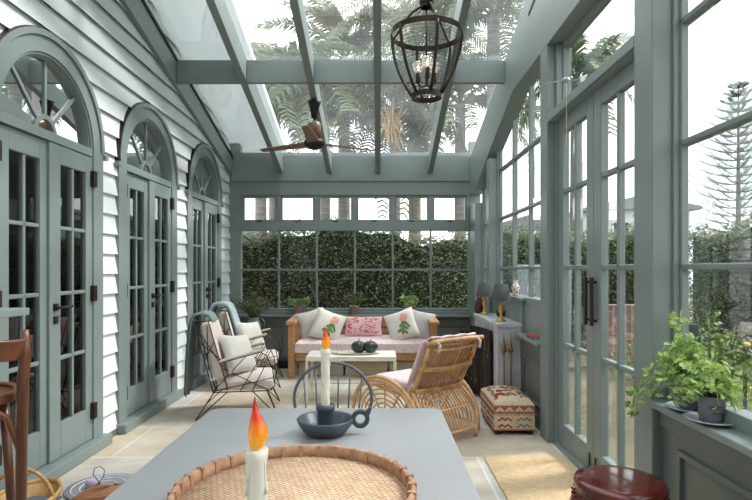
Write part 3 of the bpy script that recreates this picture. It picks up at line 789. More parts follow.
def house(nm, label, x0, x1, y0, y1, z, wins, face='y'):
    h = thing(nm, label, 'building', ((x0+x1)/2, (y0+y1)/2, -.05)); cx, cy = (x0+x1)/2, (y0+y1)/2
    q = MB(); k = 0
    q.box(x0-cx, x1-cx, y0-cy, y1-cy, 0, z)
    while k * .2 < z: q.hexa([(x0-cx-.03, y0-cy-.03, k*.2), (x1-cx, y0-cy-.03, k*.2), (x1-cx, y0-cy, k*.2), (x0-cx-.03, y0-cy, k*.2), (x0-cx, y0-cy-.005, k*.2+.2), (x1-cx, y0-cy-.005, k*.2+.2), (x1-cx, y0-cy, k*.2+.2), (x0-cx, y0-cy, k*.2+.2)]); k += 1
    q.build('wall', HOUSEW, h)
    q = MB(); q.prism([(x0-cx-.3, z), (x1-cx+.3, z), (x1-cx+.3, z+.12), (x0-cx+(x1-x0)*.5, z+.55), (x0-cx-.3, z+.12)], 'y', y0-cy-.3, y1-cy+.3); q.build('roof', HROOF, h)
    for (a, b_, c, e) in wins:
        q = MB(); q.ring([(a-cx, c), (b_-cx, c), (b_-cx, e), (a-cx, e)], [(a-cx+.07, c+.07), (b_-cx-.07, c+.07), (b_-cx-.07, e-.07), (a-cx+.07, e-.07)], 'y', y0-cy-.08, y0-cy, True)
        w_ = q.build('window', HOUSEW, h); MB().box(a-cx+.05, b_-cx-.05, y0-cy-.03, y0-cy-.005, c+.05, e-.05).build('pane', DARKW, w_)
house('neighbour_house', 'pale grey boarded house beyond the hedge, seen through the garden door', 8.0, 11.5, 20, 25, 3.5, [(8.6, 9.3, 2.3, 3.1), (10.2, 10.9, 2.3, 3.1)])
house('neighbour_house', 'white boarded house beyond the hedge, left of the back window', -6.5, -3.1, 12.8, 17, 2.05, [])
house('neighbour_house', 'small pale house far behind the fireplace side window', 5.0, 7.4, 22, 26, 3.0, [(5.9, 6.5, 2.1, 2.7), (6.9, 7.5, 2.1, 2.7)])

# ------------------------------------------------------------------ daybed sofa at the back
sf = thing('daybed_sofa', 'long wooden daybed sofa with pink ticking mattress against the back window', 'sofa', (-.19, 6.62, 0))
W2 = .86
for sx in (-1, 1):
    for yy, zz in ((-.35, .64), (.30, .64)):
        x = sx * (W2 - .035)
        MB().box(x - .035, x + .035, yy - .04, yy + .04, 0, zz).build('leg', WOODF, sf, bevel=.005)
    q = MB(); x = sx * (W2 - .03); q.hexa([(x - .055, -.42, .625), (x + .055, -.42, .625), (x + .055, .36, .655), (x - .055, .36, .655), (x - .055, -.42, .665), (x + .055, -.42, .665), (x + .055, .36, .695), (x - .055, .36, .695)])
    q.build('armrest', WOODF, sf, bevel=.008)
    q = MB()
    x = sx * (W2 - .035)
    for k in range(5): q.box(x - .012, x + .012, -.31 + k*.122, -.22 + k*.122, .30, .63)
    q.build('side_slats', WOODF, sf, bevel=.003)
q = MB(); q.box(-W2 + .07, W2 - .07, -.345, -.32, .205, .315); q.box(-W2 + .07, W2 - .07, .30, .33, .205, .315); q.box(-W2+.07, W2-.07, -.32, .30, .27, .29); q.build('seat_frame', WOODF, sf, bevel=.004)
q = MB(); q.box(-W2 + .07, W2 - .07, .27, .30, .60, .665)
for k in range(3): q.box(-W2 + .07, W2 - .07, .275, .295, .36 + k * .085, .425 + k * .085)
q.build('backrest', WOODF, sf, bevel=.004)
def softbox(q, x0, x1, y0, y1, z0, z1, r=.03, puff=.012, tuft=0):
    def top(u, v):
        x = x0 + (x1-x0)*u; y = y0 + (y1-y0)*v
        e = min(u, 1-u)*(x1-x0); g = min(v, 1-v)*(y1-y0); m_ = min(e, g)
        z = z1 - (r - math.sqrt(max(0, r*r - (r - min(m_, r))**2))) if m_ < r else z1 + puff * min(1, (m_-r)/.1)
        if tuft: z -= tuft * max(0, math.cos(x * 2*PI/.28)) ** 8 * max(0, math.cos(y * 2*PI/.22)) ** 8
        return (x, y, z)
    n1 = max(14, int((x1-x0)/.035)); n2 = max(14, int((y1-y0)/.035))
    q.grid(top, n1, n2)
    def side(pts):
        n = len(pts); vs = []
        for (x, y, zt_) in pts: vs += [(x, y, z0), (x, y, zt_)]
        q.add(vs, [(2*i, 2*i+2, 2*i+3, 2*i+1) for i in range(n-1)])
    zz = z1 - r
    q.box(x0, x1, y0, y1, z0, zz)
    return q
q = MB(); softbox(q, -W2 + .075, W2 - .075, -.37, .265, .30, .435, .035, .015, .014)
for x in (-.40, 0, .40):
    pass
q.build('mattress', PINK, sf, smooth=None)
q = MB()
for i in range(25):
    x = -.76 + i * .0633
    q.ball((x, -.372, .40), .006, 6)
q.build('tufting', PINK, sf)
WB = 'cream wicker storage boxes under the sofa'
for k, (xa, xb, nm) in enumerate(((-.95, -.42, 'left'), (-.40, .10, 'middle'), (.12, .54, 'right'))):
    o = MB().box(0, xb - xa, 0, .42, 0, .175).build('storage_box', WICKW, loc=(xa, 6.40, 0), bevel=.012)
    tag(o, 'cream wicker storage box under the sofa, the %s one of three' % nm, 'storage box', WB)

def cushion(name, label, mats, w, h, t, loc, rot, motifs=None, group=None):
    q = MB(); pillow(q, w, h, t)
    if motifs: motifs(q, w, h, t)
    o = q.build(name, mats); o.location = loc; o.rotation_euler = rot
    tag(o, label, 'cushion', group); return o
def rose(flip):
    def fn(q, w, h, t):
        fx_ = (lambda u: 1 - u) if flip else (lambda u: u)
        q.k = 1
        for (u, v, r) in ((.66, .74, .075), (.60, .66, .06), (.70, .64, .055), (.62, .78, .05), (.72, .70, .05)): patch(q, fx_(u), v, r*1.7, r*1.45, w, h, t, R.random(), 9, .18)
        q.k = 2
        for (u, v, a, l) in ((.60, .54, 1.2, .10), (.52, .46, .5, .09), (.68, .48, 2.2, .10), (.55, .36, 1.0, .10), (.44, .30, .3, .10), (.64, .34, 2.4, .09), (.50, .22, 1.4, .08), (.60, .20, 2.0, .08), (.75, .38, 1.9, .07)):
            patch(q, fx_(u), v, l*1.25, l*.62, w, h, t, (PI - a) if flip else a, 8)
        q.k = 3
        for (u, v) in ((.58, .42), (.58, .34), (.58, .26), (.58, .5)): patch(q, fx_(u), v, .012, .05, w, h, t, 0, 6)
        q.k = 0
    return fn
GC = 'scatter cushions on the daybed'
cushion('cushion', 'plain pale grey cushion leaning at the left end of the sofa', GREYC, .36, .36, .13, (-.80, 6.50, .600), (rad(-20), rad(-14), rad(14)), group=GC)
cushion('cushion', 'white cushion with peach rose, left of the pink one', [WCUSH, PEACH, LEAFP, LEAFP], .36, .37, .13, (-.605, 6.40, .595), (rad(-22), rad(20), rad(6)), rose(False), GC)
def redf(q, w, h, t):
    q.k = 1; rn = random.Random(9)
    for i in range(80):
        u, v = rn.uniform(.08, .92), rn.uniform(.12, .88); r = rn.uniform(.015, .045); patch(q, u, v, r*.8, r*1.4, w, h, t, rn.random()*3, 8, .3)
    q.k = 0
cushion('cushion', 'oblong pink cushion with red flowers in the middle of the sofa', [mat('pink_print', 'EBC9C8', .9, col2='E3B2B2', scale=12), REDP], .46, .25, .12, (-.19, 6.62, .565), (rad(-20), 0, 0), redf, GC)
cushion('cushion', 'white cushion with peach rose, right of the pink one', [WCUSH, PEACH, LEAFP, LEAFP], .36, .37, .13, (.27, 6.40, .600), (rad(-22), rad(-20), rad(-8)), rose(False), GC)
cushion('cushion', 'plain pale grey cushion leaning at the right end of the sofa', GREYC, .36, .36, .13, (.47, 6.50, .595), (rad(-20), rad(12), rad(-14)), group=GC)

# ------------------------------------------------------------------ coffee table
ct = thing('coffee_table', 'low cream painted metal coffee table in front of the sofa', 'table', (-.265, 5.32, 0))
MB().box(-.43, .43, -.20, .20, .425, .437).build('tabletop', CMETAL, ct, bevel=.003)
q = MB(); q.ring([(-.43, -.20), (.43, -.20), (.43, .20), (-.43, .20)], [(-.41, -.18), (.41, -.18), (.41, .18), (-.41, .18)], 'z', .395, .425, True); q.build('apron', CMETAL, ct)
for sx in (-1, 1):
    for sy in (-1, 1): MB().box(sx*.42 - .011, sx*.42 + .011, sy*.19 - .011, sy*.19 + .011, 0, .395).build('leg', CMETAL, ct)
q = MB(); q.box(-.42, .42, -.194, -.186, .10, .11); q.box(-.42, .42, .186, .194, .10, .11); q.build('stretcher', CMETAL, ct)
q = MB(); q.lathe([(.02, 0), (.12, .003), (.165, .014), (.16, .017), (.11, .007), (.001, .006)], (0, 0, 0), 28)
q.k = 1
for i in range(16):
    a = i*2*PI/16; q.ball((.135*math.cos(a), .135*math.sin(a), .0115), .008, 6, (1, 1, .4))
o = q.build('serving_platter', [PORC, KGRY], loc=(-.23, 5.32, .437)); o.scale = (1.45, .8, 1)
tag(o, 'oval platter with grey dotted rim on the cream coffee table', 'platter')
GG = 'dark green gourds on the platter'
for lx_, lab in ((-.20, 'left hand dark green gourd on the oval platter'), (-.085, 'right hand dark green gourd on the oval platter')):
    g = MB(); n = 28
    vs = []
    for i in range(13):
        th = PI * i / 12
        for k in range(n):
            a = 2*PI*k/n; rr = math.sin(th) * (1 + .11 * math.cos(a * 8)); vs.append((.066*rr*math.cos(a), .066*rr*math.sin(a), .062*math.cos(th) * (1 - .12 * (abs(math.cos(th)) > .95))))
    g.add(vs, [(i*n+k, (i+1)*n+k, (i+1)*n+(k+1) % n, i*n+(k+1) % n) for i in range(12) for k in range(n)], True)
    o = g.build('gourd', GOURD, loc=(lx_, 5.30, .446 + .060)); tag(o, lab, 'gourd', GG)
    MB().tube([(0, 0, .05), (.003, 0, .07), (.012, 0, .08)], [.007, .006, .005], 6).build('stalk', TRUG, o)

# ------------------------------------------------------------------ wire armchairs on the left
def wirechair(name, label, loc, rz):
    c = thing(name, label, 'armchair', loc, rz, 'wire armchairs by the left wall')
    hw = .26
    q = MB(); w = .0052
    for s in (-1, 1):
        y = s * hw
        bl, bt, fl_, ft = (-.22, y, .23), (-.38, y, .83), (.26, y, .23), (-.25, y, .84)
        q.tube([(-.22, y, .23), (-.38, y, .83)], w, 6); q.tube([(-.10, y, .25), (-.26, y, .83)], w, 6); q.tube([bt, (-.26, y, .83)], w, 6)
        q.tube([(-.22, y, .23), (.24, y, .23), (.29, y, .27), (.27, y, .42), (.22, y, .53), (.17, y, .56), (-.17, y, .475)], w, 6)
        q.tube([(.24, y, .23), (-.14, y, .43)], w*.8, 6); q.tube([(.28, y, .34), (-.21, y, .24)], w*.8, 6); q.tube([(.10, y, .23), (.24, y, .51)], w*.8, 6)
        q.tube([(.0, y, .23), (.19, y, .55)], w*.8, 6); q.tube([(-.21, y, .25), (.05, y, .53)], w*.8, 6)
        q.tube([(-.36, y, .78), (-.14, y, .44)], w*.8, 6); q.tube([(-.27, y, .80), (-.26, y, .42)], w*.8, 6); q.tube([(-.34, y, .66), (-.15, y, .50)], w*.8, 6); q.tube([(-.29, y, .50), (-.21, y, .66)], w*.8, 6)
    for x, z in ((-.22, .23), (-.38, .83), (.26, .23), (-.30, .53)): q.tube([(x, -hw, z), (x, hw, z)], w, 6)
    for yy in (-.13, 0, .13): q.tube([(-.22, yy, .23), (-.38, yy, .83)], w*.8, 6)
    q.build('frame', WIRE, c)
    for s in (-1, 1):
        for (fx_, tx) in (((-.36), (-.21, -.10)), ((.32), (.22, .10))):
            q = MB(); y = s * (hw - .005)
            for t in tx: q.tube([(t, y, .232), (fx_, y + s*.02, .006)], .0048, 6)
            q.tube([(tx[0] , y - s*.10, .232), (fx_, y + s*.02, .006)], .0048, 6)
            q.build('hairpin_leg', WIRE, c)
        q = MB(); y = s * hw
        q.hexa([(-.17, y-.022, .480), (.17, y-.022, .565), (.17, y+.022, .565), (-.17, y+.022, .480), (-.17, y-.022, .50), (.17, y-.022, .587), (.17, y+.022, .587), (-.17, y+.022, .50)])
        q.build('armrest', mat('pale_wood', 'CFC0B0', .5), c, bevel=.007)
    q = MB(); softbox(q, -.19, .27, -hw + .012, hw - .012, .24, .345, .04, .015); q.build('seat_cushion', CREAM, c, bevel=.012)
    q = MB(); q.at((-.13, 0, .34), (0, rad(-15), 0)); softbox(q, -.0001, .0, 0, 0, 0, 0) if 0 else None
    q.box(-.08, .015, -hw + .015, hw - .015, 0, .50); q.build('back_cushion', CREAM, c, bevel=.03, bseg=4)
    return c
wirechair('wire_armchair', 'near wire armchair with cream cushions and dark green throw behind it', (-1.22, 4.84, 0), rad(9))
wirechair('wire_armchair', 'far wire armchair with a light blue blanket over its back', (-1.40, 5.99, 0), rad(7))
def drape(name, label, mats, loc, rz, prof, y0, y1, th, fold=.008, cat='throw'):
    rn = random.Random(len(prof)); L = [0]
    for i in range(1, len(prof)): L.append(L[-1] + math.dist(prof[i], prof[i-1]))
    def fn(u, v):
        d = v * L[-1]; i = 1
        while i < len(L) - 1 and L[i] < d: i += 1
        t = (d - L[i-1]) / (L[i] - L[i-1]); x = prof[i-1][0] + t*(prof[i][0]-prof[i-1][0]); z = prof[i-1][1] + t*(prof[i][1]-prof[i-1][1])
        return (x + fold * math.sin(u * 17 + v * 2) * (1 if v > .15 else v/.15), y0 + (y1-y0)*u + .012*math.sin(v*9), z + fold*.4*math.sin(u*11))
    q = MB(); q.grid(fn, 26, 34); o = q.build(name, mats, solid=th); o.location = loc; o.rotation_euler = (0, 0, rz)
    o.modifiers.new('u', 'SUBSURF').render_levels = 1
    tag(o, label, cat); return o
drape('throw_blanket', 'dark sage throw hanging down behind the near wire armchair', DTEAL, (-1.22, 4.84, 0), rad(9), [(-.24, .80), (-.27, .865), (-.34, .885), (-.41, .865), (-.435, .78), (-.45, .60), (-.465, .35), (-.47, .17)], -.16, .20, .014, .014)
drape('throw_blanket', 'light blue blanket folded over the back of the far wire armchair', TEAL, (-1.40, 5.99, 0), rad(7), [(-.125, .50), (-.17, .65), (-.215, .80), (-.25, .88), (-.32, .90), (-.40, .885), (-.43, .82), (-.44, .72)], -.20, .20, .03, .008)
cushion('cushion', 'grey printed cushion on the near wire armchair', GREYC, .36, .36, .12, (-1.24, 4.76, .525), (rad(-26), rad(6), rad(62)), group='cushions on the wire armchairs')
cushion('cushion', 'grey printed cushion on the far wire armchair', GREYC, .36, .36, .12, (-1.40, 5.90, .525), (rad(-26), rad(4), rad(60)), group='cushions on the wire armchairs')

# red wire stand with jug of stems
rs = thing('wire_stand', 'red wire plant stand behind the far wire armchair', 'plant stand', (-1.62, 6.92, 0))
q = MB()
for z in (.02, .16, .24, .32, .40): q.tube([(.17*math.cos(t), .17*math.sin(t), z) for t in [2*PI*i/20 for i in range(20)]], .004, 5, True)
for i in range(12):
    a = 2*PI*i/12; q.tube([(.17*math.cos(a), .17*math.sin(a), .005), (.17*math.cos(a), .17*math.sin(a), .40)], .004, 5)
q.build('basket', REDW, rs); MB().lathe([(.001, .395), (.168, .395), (.168, .402), (.001, .402)], seg=24, cap=False).build('shelf', REDW, rs)
jg = thing('glazed_jug', 'green glazed jug of wispy stems standing on the red wire stand', 'jug', (-1.60, 6.90, .403))
MB().lathe([(.055, 0), (.07, .01), (.098, .08), (.102, .13), (.08, .19), (.062, .225), (.070, .25), (.062, .25), (.054, .225), (.05, .2)], seg=28).build('body', JUG, jg)
MB().tube([(.066, 0, .235), (.105, 0, .235), (.135, 0, .19), (.13, 0, .14), (.099, 0, .11)], .009).build('handle', JUG, jg)
sp = thing('dried_stems', 'bunch of wispy olive green stems arranged in the green jug', 'foliage', (-1.60, 6.90, .60))
q = MB(); rn = random.Random(12); pts = []
for i in range(70):
    a = rn.uniform(0, 6.28); sp_ = rn.uniform(.1, 1); L = rn.uniform(.22, .42)
    P = [(0.02*math.cos(a), .02*math.sin(a), 0)]
    for t in (.35, .7, 1): P.append((math.cos(a)*sp_*.36*t, min(.22, math.sin(a)*sp_*.26*t), .04 + L*t*(1 - .45*t*sp_)))
    q.tube(P, [.003, .0022, .0016, .0008], 4)
    for t in range(16):
        u = rn.uniform(.25, 1); j = min(2, int(u*3)); fr = u*3 - j; p = Vector(P[j]).lerp(Vector(P[j+1]), fr)
        pts.append(p + Vector((rn.uniform(-.02, .02), rn.uniform(-.015, .015), rn.uniform(-.02, .02))))
q.build('stems', LEAFC, sp); q = MB(); leaves(q, pts, .026, rn); q.build('foliage', LEAFC, sp, kind='stuff')
tag(MB().box(-.08, .08, -.07, .07, 0, .10).build('speaker_box', BLACK, loc=(-1.22, 6.95, 0), bevel=.012), 'small black box on the floor left of the sofa', 'speaker')

# ------------------------------------------------------------------ rattan lounge chair
ra = thing('rattan_chair', 'honey rattan lounge chair with hoop arms, seen from behind', 'armchair', (.375, 3.90, 0), rad(38))
# local x: along the back (0 left .. .50 right), y: forward
WC = .50
def curve(f_, n=12): return [f_(i / n) for i in range(n + 1)]
q = MB()
for x in (0, WC):
    q.tube([(x, .0, .735), (x, .055, .60), (x, .20, .34), (x, .26, .30), (x, .72, .33)], .015, 8)
q.tube([(x, -.01 + .03*math.sin(PI*x/WC), .735 ) for x in [WC*i/8 for i in range(9)]], .02, 8)
q.tube([(-.02 + (WC + .04)*i/8, -.035 + .035*math.sin(PI*i/8), .742) for i in range(9)], .018, 8)
q.build('back_frame', RATTAN, ra)
q = MB()
for i in range(15):
    x = .03 + (WC - .06) * i / 14
    q.tube([(x, .02, .725), (x, .075, .60), (x, .205, .35)], .0078, 6)
q.build('back_slats', RATTAN, ra)
q = MB()
for z, y in ((.685, .028), (.54, .085), (.525, .09), (.36, .185), (.345, .19)):
    q.tube([(x, y + .012*math.sin(PI*x/WC) - .02, z - .02*math.sin(PI*x/WC)) for x in [WC*i/8 for i in range(9)]], .011, 8)
q.build('back_rail', RATTAN, ra)
q = MB()
for x in (0, WC):
    for (y, z) in ((.0, .72), (.055, .60), (.10, .52), (.19, .36)): q.tube([(x - .0, y - .004, z + .018), (x, y + .008, z - .018)], .019, 8)
for t in (.12, .5, .88): q.tube([(WC*t - .02, -.012 + .02, .742), (WC*t + .02, -.012 + .02, .742)], .0225, 8)
q.build('binding', RATTAN_D, ra)
q = MB(); 
for yy in (.30, .72): q.tube([(0, yy, .31), (WC, yy, .31)], .014, 8)
for i in range(10): q.tube([(.03 + .44*i/9, .24, .318), (.03 + .44*i/9, .72, .325)], .007, 6)
q.build('seat_frame', RATTAN, ra)
for s, xo in ((-1, -.05), (1, WC + .05)):
    cy, a, hgt = .47, .43, .42
    def loop(k, x, z0=0.0, n=24): return [(x + s*.02*math.sin(PI*i/n), cy + a*k*math.cos(PI*i/n), z0 + (hgt - z0)*(k if k < 1 else 1)*math.sin(PI*i/n)**.85) for i in range(n + 1)]
    q = MB(); q.tube(loop(1, xo), .016, 8); q.tube(loop(.95, xo + s*.012), .012, 8); q.tube([(xo, cy - a, .05), (xo, cy + a, .05)], .011, 8)
    for yy in (.30, .72): q.tube([(min(max(xo, 0), WC), yy, .31), (xo, yy, .33)], .012, 6)
    ar = q.build('arm_hoop', RATTAN, ra)
    q = MB()
    for k in (.84, .74, .64, .54, .44, .34, .24): q.tube([(xo, cy + a*k*math.cos(t), .05 + (hgt - .05)*k*math.sin(t)) for t in [PI*i/20 for i in range(21)]], .0068, 6)
    for i in range(1, 6):
        t = PI*i/6; q.tube([(xo, cy + .06*math.cos(t), .06 + .05*math.sin(t)), (xo, cy + a*.97*math.cos(t), .03 + (hgt - .04)*math.sin(t))], .0068, 6)
    q.build('fan_rods', RATTAN, ar)
# rear skirt curving down from the back to the rear feet
q = MB()
def sk(u, v):   # u 0..1 across, v 0 top .. 1 bottom
    xt = WC*u; xb = .04 + (WC - .19)*u; b_ = math.sin(PI*v*.75)
    x = xt*(1-v) + xb*v + (u - .5)*.16*b_
    return (x, .20 - .22*v - .06*b_, .345 - .275*v)
for i in range(19):
    u = i/18; q.tube([sk(u, j/8) for j in range(9)], .0068 if 0 < i < 18 else .015, 6)
q.tube([sk(i/10, 1) for i in range(11)], .013, 8)
q.tube([sk(i/10, .48) for i in range(11)], .008, 8); q.tube([sk(i/10, .0) for i in range(11)], .015, 8)
q.build('rear_skirt', RATTAN, ra)
for u in (.0, 1.0):
    p = sk(u, 1); MB().tube([(p[0], p[1], 0), (p[0], p[1], .09)], .016, 8).build('leg', RATTAN, ra)
q = MB(); q.at((WC/2, .49, .33)); softbox(q, -.22, .22, -.26, .25, 0, .06, .028, .01)
q.at((0, 0, 0)); q.grid(lambda u, v: (.02 + .46*u, .05 + .20*(1-v) + .035 - .006*math.sin(PI*u) + (0.02 if v < .98 else -.03), .34 + .405*v + (.0 if v < .97 else .005)), 10, 16)
q.build('seat_pad', PINK, ra, solid=.018)
q = MB()
def padtop(u, v):
    a = -1.2 + 3.2*v; return (.01 + .46*u, .02 + .045*math.cos(a)*1.0 - .01, .735 + .035*math.sin(a) + .004*math.sin(u*20))
q.grid(padtop, 14, 8)
for t in (.06, .92):
    q.tube([(WC*t, -.03, .745), (WC*t + .01, -.055, .72), (WC*t + .005, -.05, .67)], [.006, .005, .007], 5)
q.build('cushion_top', PINK, ra, solid=.012)

# ------------------------------------------------------------------ dining table and its things
tb = thing('dining_table', 'grey painted dining table with rounded corners in the foreground', 'table', (-.20, 1.26, 0))
tw, tl, cr = .435, .80, .05
P = []
for (sx, sy, a0) in ((1, 1, 0), (-1, 1, PI/2), (-1, -1, PI), (1, -1, 1.5*PI)):
    for i in range(9): a = a0 + PI/2*i/8; P.append((sx*(tw - cr) + cr*math.cos(a), sy*(tl - cr) + cr*math.sin(a)))
MB().prism(P, 'z', .710, .74).build('tabletop', TABLE, tb, bevel=.004)
MB().ring([(-.36, -.72), (.36, -.72), (.36, .70), (-.36, .70)], [(-.34, -.70), (.34, -.70), (.34, .68), (-.34, .68)], 'z', .63, .71, True).build('apron', TABLE, tb)
for sx in (-1, 1):
    for sy in (-1, 1): MB().hexa([(sx*.35-.02, sy*.69-.02, 0), (sx*.35+.02, sy*.69-.02, 0), (sx*.35+.02, sy*.69+.02, 0), (sx*.35-.02, sy*.69+.02, 0), (sx*.34-.035, sy*.68-.035, .71), (sx*.34+.035, sy*.68-.035, .71), (sx*.34+.035, sy*.68+.035, .71), (sx*.34-.035, sy*.68+.035, .71)]).build('leg', TABLE, tb, bevel=.004)

def holder(loc, rz, label):
    h = thing('candle_holder', label, 'candle holder', loc, rz)
    MB().lathe([(.045, 0), (.062, .004), (.084, .030), (.092, .050), (.089, .053), (.083, .050), (.072, .028), (.05, .012), (.028, .010), (.026, .02), (.0265, .075), (.031, .08), (.031, .092), (.027, .096), (.019, .096), (.018, .080), (.001, .079)], seg=40).build('saucer', HOLD, h)
    q = MB(); q.ring([(.112 + .030*math.cos(t), .048 + .030*math.sin(t)) for t in [2*PI*i/24 for i in range(24)]], [(.112 + .0155*math.cos(t), .048 + .0155*math.sin(t)) for t in [2*PI*i/24 for i in range(24)]], 'y', -.008, .008, True)
    q.prism([(.128, .072), (.142, .060), (.150, .085), (.142, .088)], 'y', -.009, .009)
    q.build('finger_ring', HOLD, h, bevel=.003); return h
holder((-.172, 1.735, .74), rad(2), 'dark grey saucer candle holder with finger ring near the table end')
def candle(loc, label, z0, zt, seed):
    # object coordinates: flame bulb sits at .27 .. .345
    c = thing('candle', label, 'candle', loc, group='battery candles with orange flame bulbs')
    rn = random.Random(seed); q = MB()
    n = 24; vs = []; K = 16
    for i in range(K + 1):
        z = z0 + (zt - z0)*i/K
        for k in range(n):
            a = 2*PI*k/n; r = .0142 + .0007*math.sin(a*3 + i*.9 + seed) + .0006*math.sin(a*7 + i*2) + (.0016*(i >= K-1))
            vs.append((r*math.cos(a), r*math.sin(a), z + (.0016*math.sin(a*4+seed) if i == K else 0)))
    q.add(vs, [(i*n+k, i*n+(k+1) % n, (i+1)*n+(k+1) % n, (i+1)*n+k) for i in range(K) for k in range(n)] + [tuple(range(K*n, K*n+n))], True)
    for j in range(6):
        a = rn.uniform(0, 6.28); zz = rn.uniform(z0 + .04, zt - .03); L = rn.uniform(.02, .05)
        q.tube([(.0145*math.cos(a), .0145*math.sin(a), zz + L), (.0152*math.cos(a), .0152*math.sin(a), zz + .01), (.0155*math.cos(a), .0155*math.sin(a), zz)], [.0010, .0018, .0030], 7)
    q.build('wax_body', WAX, c)
    q = MB(); pr = [(.004, 0), (.009, .003), (.0125, .011), (.0142, .021), (.0130, .032), (.0095, .042), (.0058, .052), (.0033, .062), (.0017, .070), (.0004, .076)]
    vs = []
    for r, z in pr:
        for k in range(18): a = 2*PI*k/18; vs.append((r*math.cos(a) + .0025*math.sin(z*70), r*math.sin(a), zt + z - .001))
    q.add(vs, [(i*18+k, i*18+(k+1) % 18, (i+1)*18+(k+1) % 18, (i+1)*18+k) for i in range(len(pr)-1) for k in range(18)] + [tuple(range(17, -1, -1))], True)
    q.build('flame_bulb', FLAME, c); return c
candle((-.172, 1.735, .74), 'drippy white battery candle in the dark grey saucer holder', .079, .272, 2)
holder((-.176, .775, .74), rad(-60), 'dark grey saucer candle holder on the viewer side of the woven tray')
candle((-.176, .775, .74), 'nearest drippy white battery candle, in front of the woven tray', .079, .272, 5)

tr = thing('woven_tray', 'large round woven cane tray on the grey dining table', 'tray', (-.192, 1.243, .741))
MB().lathe([(.001, 0), (.262, 0), (.262, .008), (.001, .008)], seg=56, cap=False).build('tray_base', TRAYW, tr)
q = MB(); N = 72
prof = [(.258, .0), (.274, .0), (.277, .030), (.272, .036), (.264, .034), (.261, .02)]
vs = []
for i in range(N):
    a = 2*PI*i/N; e = .0012*(i % 2)
    for r, z in prof: vs.append(((r + e)*math.cos(a), (r + e)*math.sin(a), z + e*.6*(z > .02)))
m_ = len(prof); q.add(vs, [(i*m_+k, ((i+1) % N)*m_+k, ((i+1) % N)*m_+(k+1) % m_, i*m_+(k+1) % m_) for i in range(N) for k in range(m_)], True)
for i in range(34):
    a = 2*PI*i/34; ca, sa = math.cos(a), math.sin(a); tx, ty = -sa*.005, ca*.005
    q.hexa([(.257*ca - tx, .257*sa - ty, .001), (.2785*ca - tx, .279*sa - ty, .001), (.2785*ca + tx, .279*sa + ty, .001), (.257*ca + tx, .257*sa + ty, .001), (.260*ca - tx, .260*sa - ty, .0372), (.2785*ca - tx, .279*sa - ty, .0372), (.2785*ca + tx, .279*sa + ty, .0372), (.260*ca + tx, .260*sa + ty, .0372)])
q.build('rim', TRAYR, tr)

# hoop back metal chair behind the table
hc = thing('hoop_back_chair', 'grey metal hoop-back chair at the far end of the dining table', 'chair', (-.222, 2.42, 0))
q = MB(); zs = .44
hp = [(-.150, .155, zs), (-.175, .165, .56)] + [(-.187*math.cos(t), .18, .645 + .175*math.sin(t)) for t in [PI*i/18 for i in range(19)]] + [(.175, .165, .56), (.150, .155, zs)]
q.tube(hp, .0075, 8); q.build('hoop', GWIRE, hc)
q = MB()
for i in range(6):
    x = -.115 + .046*i; xt = x*1.22; z = .645 + .175*math.sqrt(max(0, 1 - (xt/.187)**2)); q.tube([(x, .15, zs), (xt, .18, z)], .004, 6)
q.build('spindle', GWIRE, hc, kind=None)
q = MB(); q.lathe([(.01, zs - .02), (.185, zs - .02), (.195, zs - .008), (.185, zs + .006), (.01, zs + .002)], seg=32, cap=True); q.build('seat', GWIRE, hc)
for sx in (-1, 1):
    for sy in (-1, 1): MB().tube([(sx*.12, sy*.12, zs - .01), (sx*.18, sy*.18, 0)], [.011, .009], 8).build('leg', GWIRE, hc)
MB().ring([(.155*math.cos(t), .155*math.sin(t)) for t in [2*PI*i/24 for i in range(24)]], [(.14*math.cos(t), .14*math.sin(t)) for t in [2*PI*i/24 for i in range(24)]], 'z', .18, .19, True).build('stretcher', GWIRE, hc)

# ------------------------------------------------------------------ right side: mantel and lamps
fp = thing('fireplace_surround', 'grey marble fireplace surround against the right hand wall', 'fireplace', (1.055, 4.80, 0))
q = MB(); q.box(0, .215, 0, 1.15, .60, .775); q.box(-.012, .215, -.012, 1.162, .752, .785); q.build('mantel', MARBLE, fp, bevel=.004)
for y in (0.005, .945): MB().box(.0, .215, y, y + .20, 0, .60).build('jamb', MARBLE, fp, bevel=.004)
q = MB(); q.box(.15, .2, .205, .945, 0, .60); q.build('firebox', BLACK, fp)
def lamp(y, x, label):
    l = thing('table_lamp', label, 'table lamp', (x, y, .785), group='lamps on the mantel')
    MB().lathe([(.045, 0), (.045, .012), (.03, .02), (.018, .035), (.022, .05), (.012, .06), (.02, .085), (.028, .11), (.026, .135), (.014, .16), (.011, .175), (.017, .185), (.010, .195), (.008, .22)], seg=20).build('lamp_base', GOLD, l)
    q = MB(); q.lathe([(.096, .195), (.060, .345), (.058, .345), (.094, .195)], seg=32, cap=False); q.build('lamp_shade', SHADE, l)
    MB().lathe([(.004, .2), (.006, .34), (.006, .36), (.001, .365)], seg=8).build('finial', BRASS, l)
lamp(5.0, 1.13, 'gold lamp with charcoal shade at the near end of the mantel')
lamp(5.80, 1.135, 'gold lamp with charcoal shade at the far end of the mantel')
v = MB().lathe([(.03, 0), (.045, .02), (.055, .07), (.045, .13), (.025, .155), (.03, .18), (.02, .18)], seg=20).build('copper_vase', COPPER, loc=(1.10, 5.93-.0, .785)); tag(v, 'reddish copper vase at the far end of the mantel behind a lamp', 'vase')
v = MB().lathe([(.02, 0), (.04, .02), (.042, .06), (.02, .09), (.012, .12), (.016, .13)], seg=18).build('black_vase', LACQ, loc=(1.22, 5.42, .785)); tag(v, 'little black vase on the mantel between the two lamps', 'vase')
q = MB(); q.lathe([(.022, 0), (.026, .01), (.036, .05), (.037, .09), (.022, .115), (.016, .125), (.024, .145), (.018, .145)], seg=18); q.k = 1
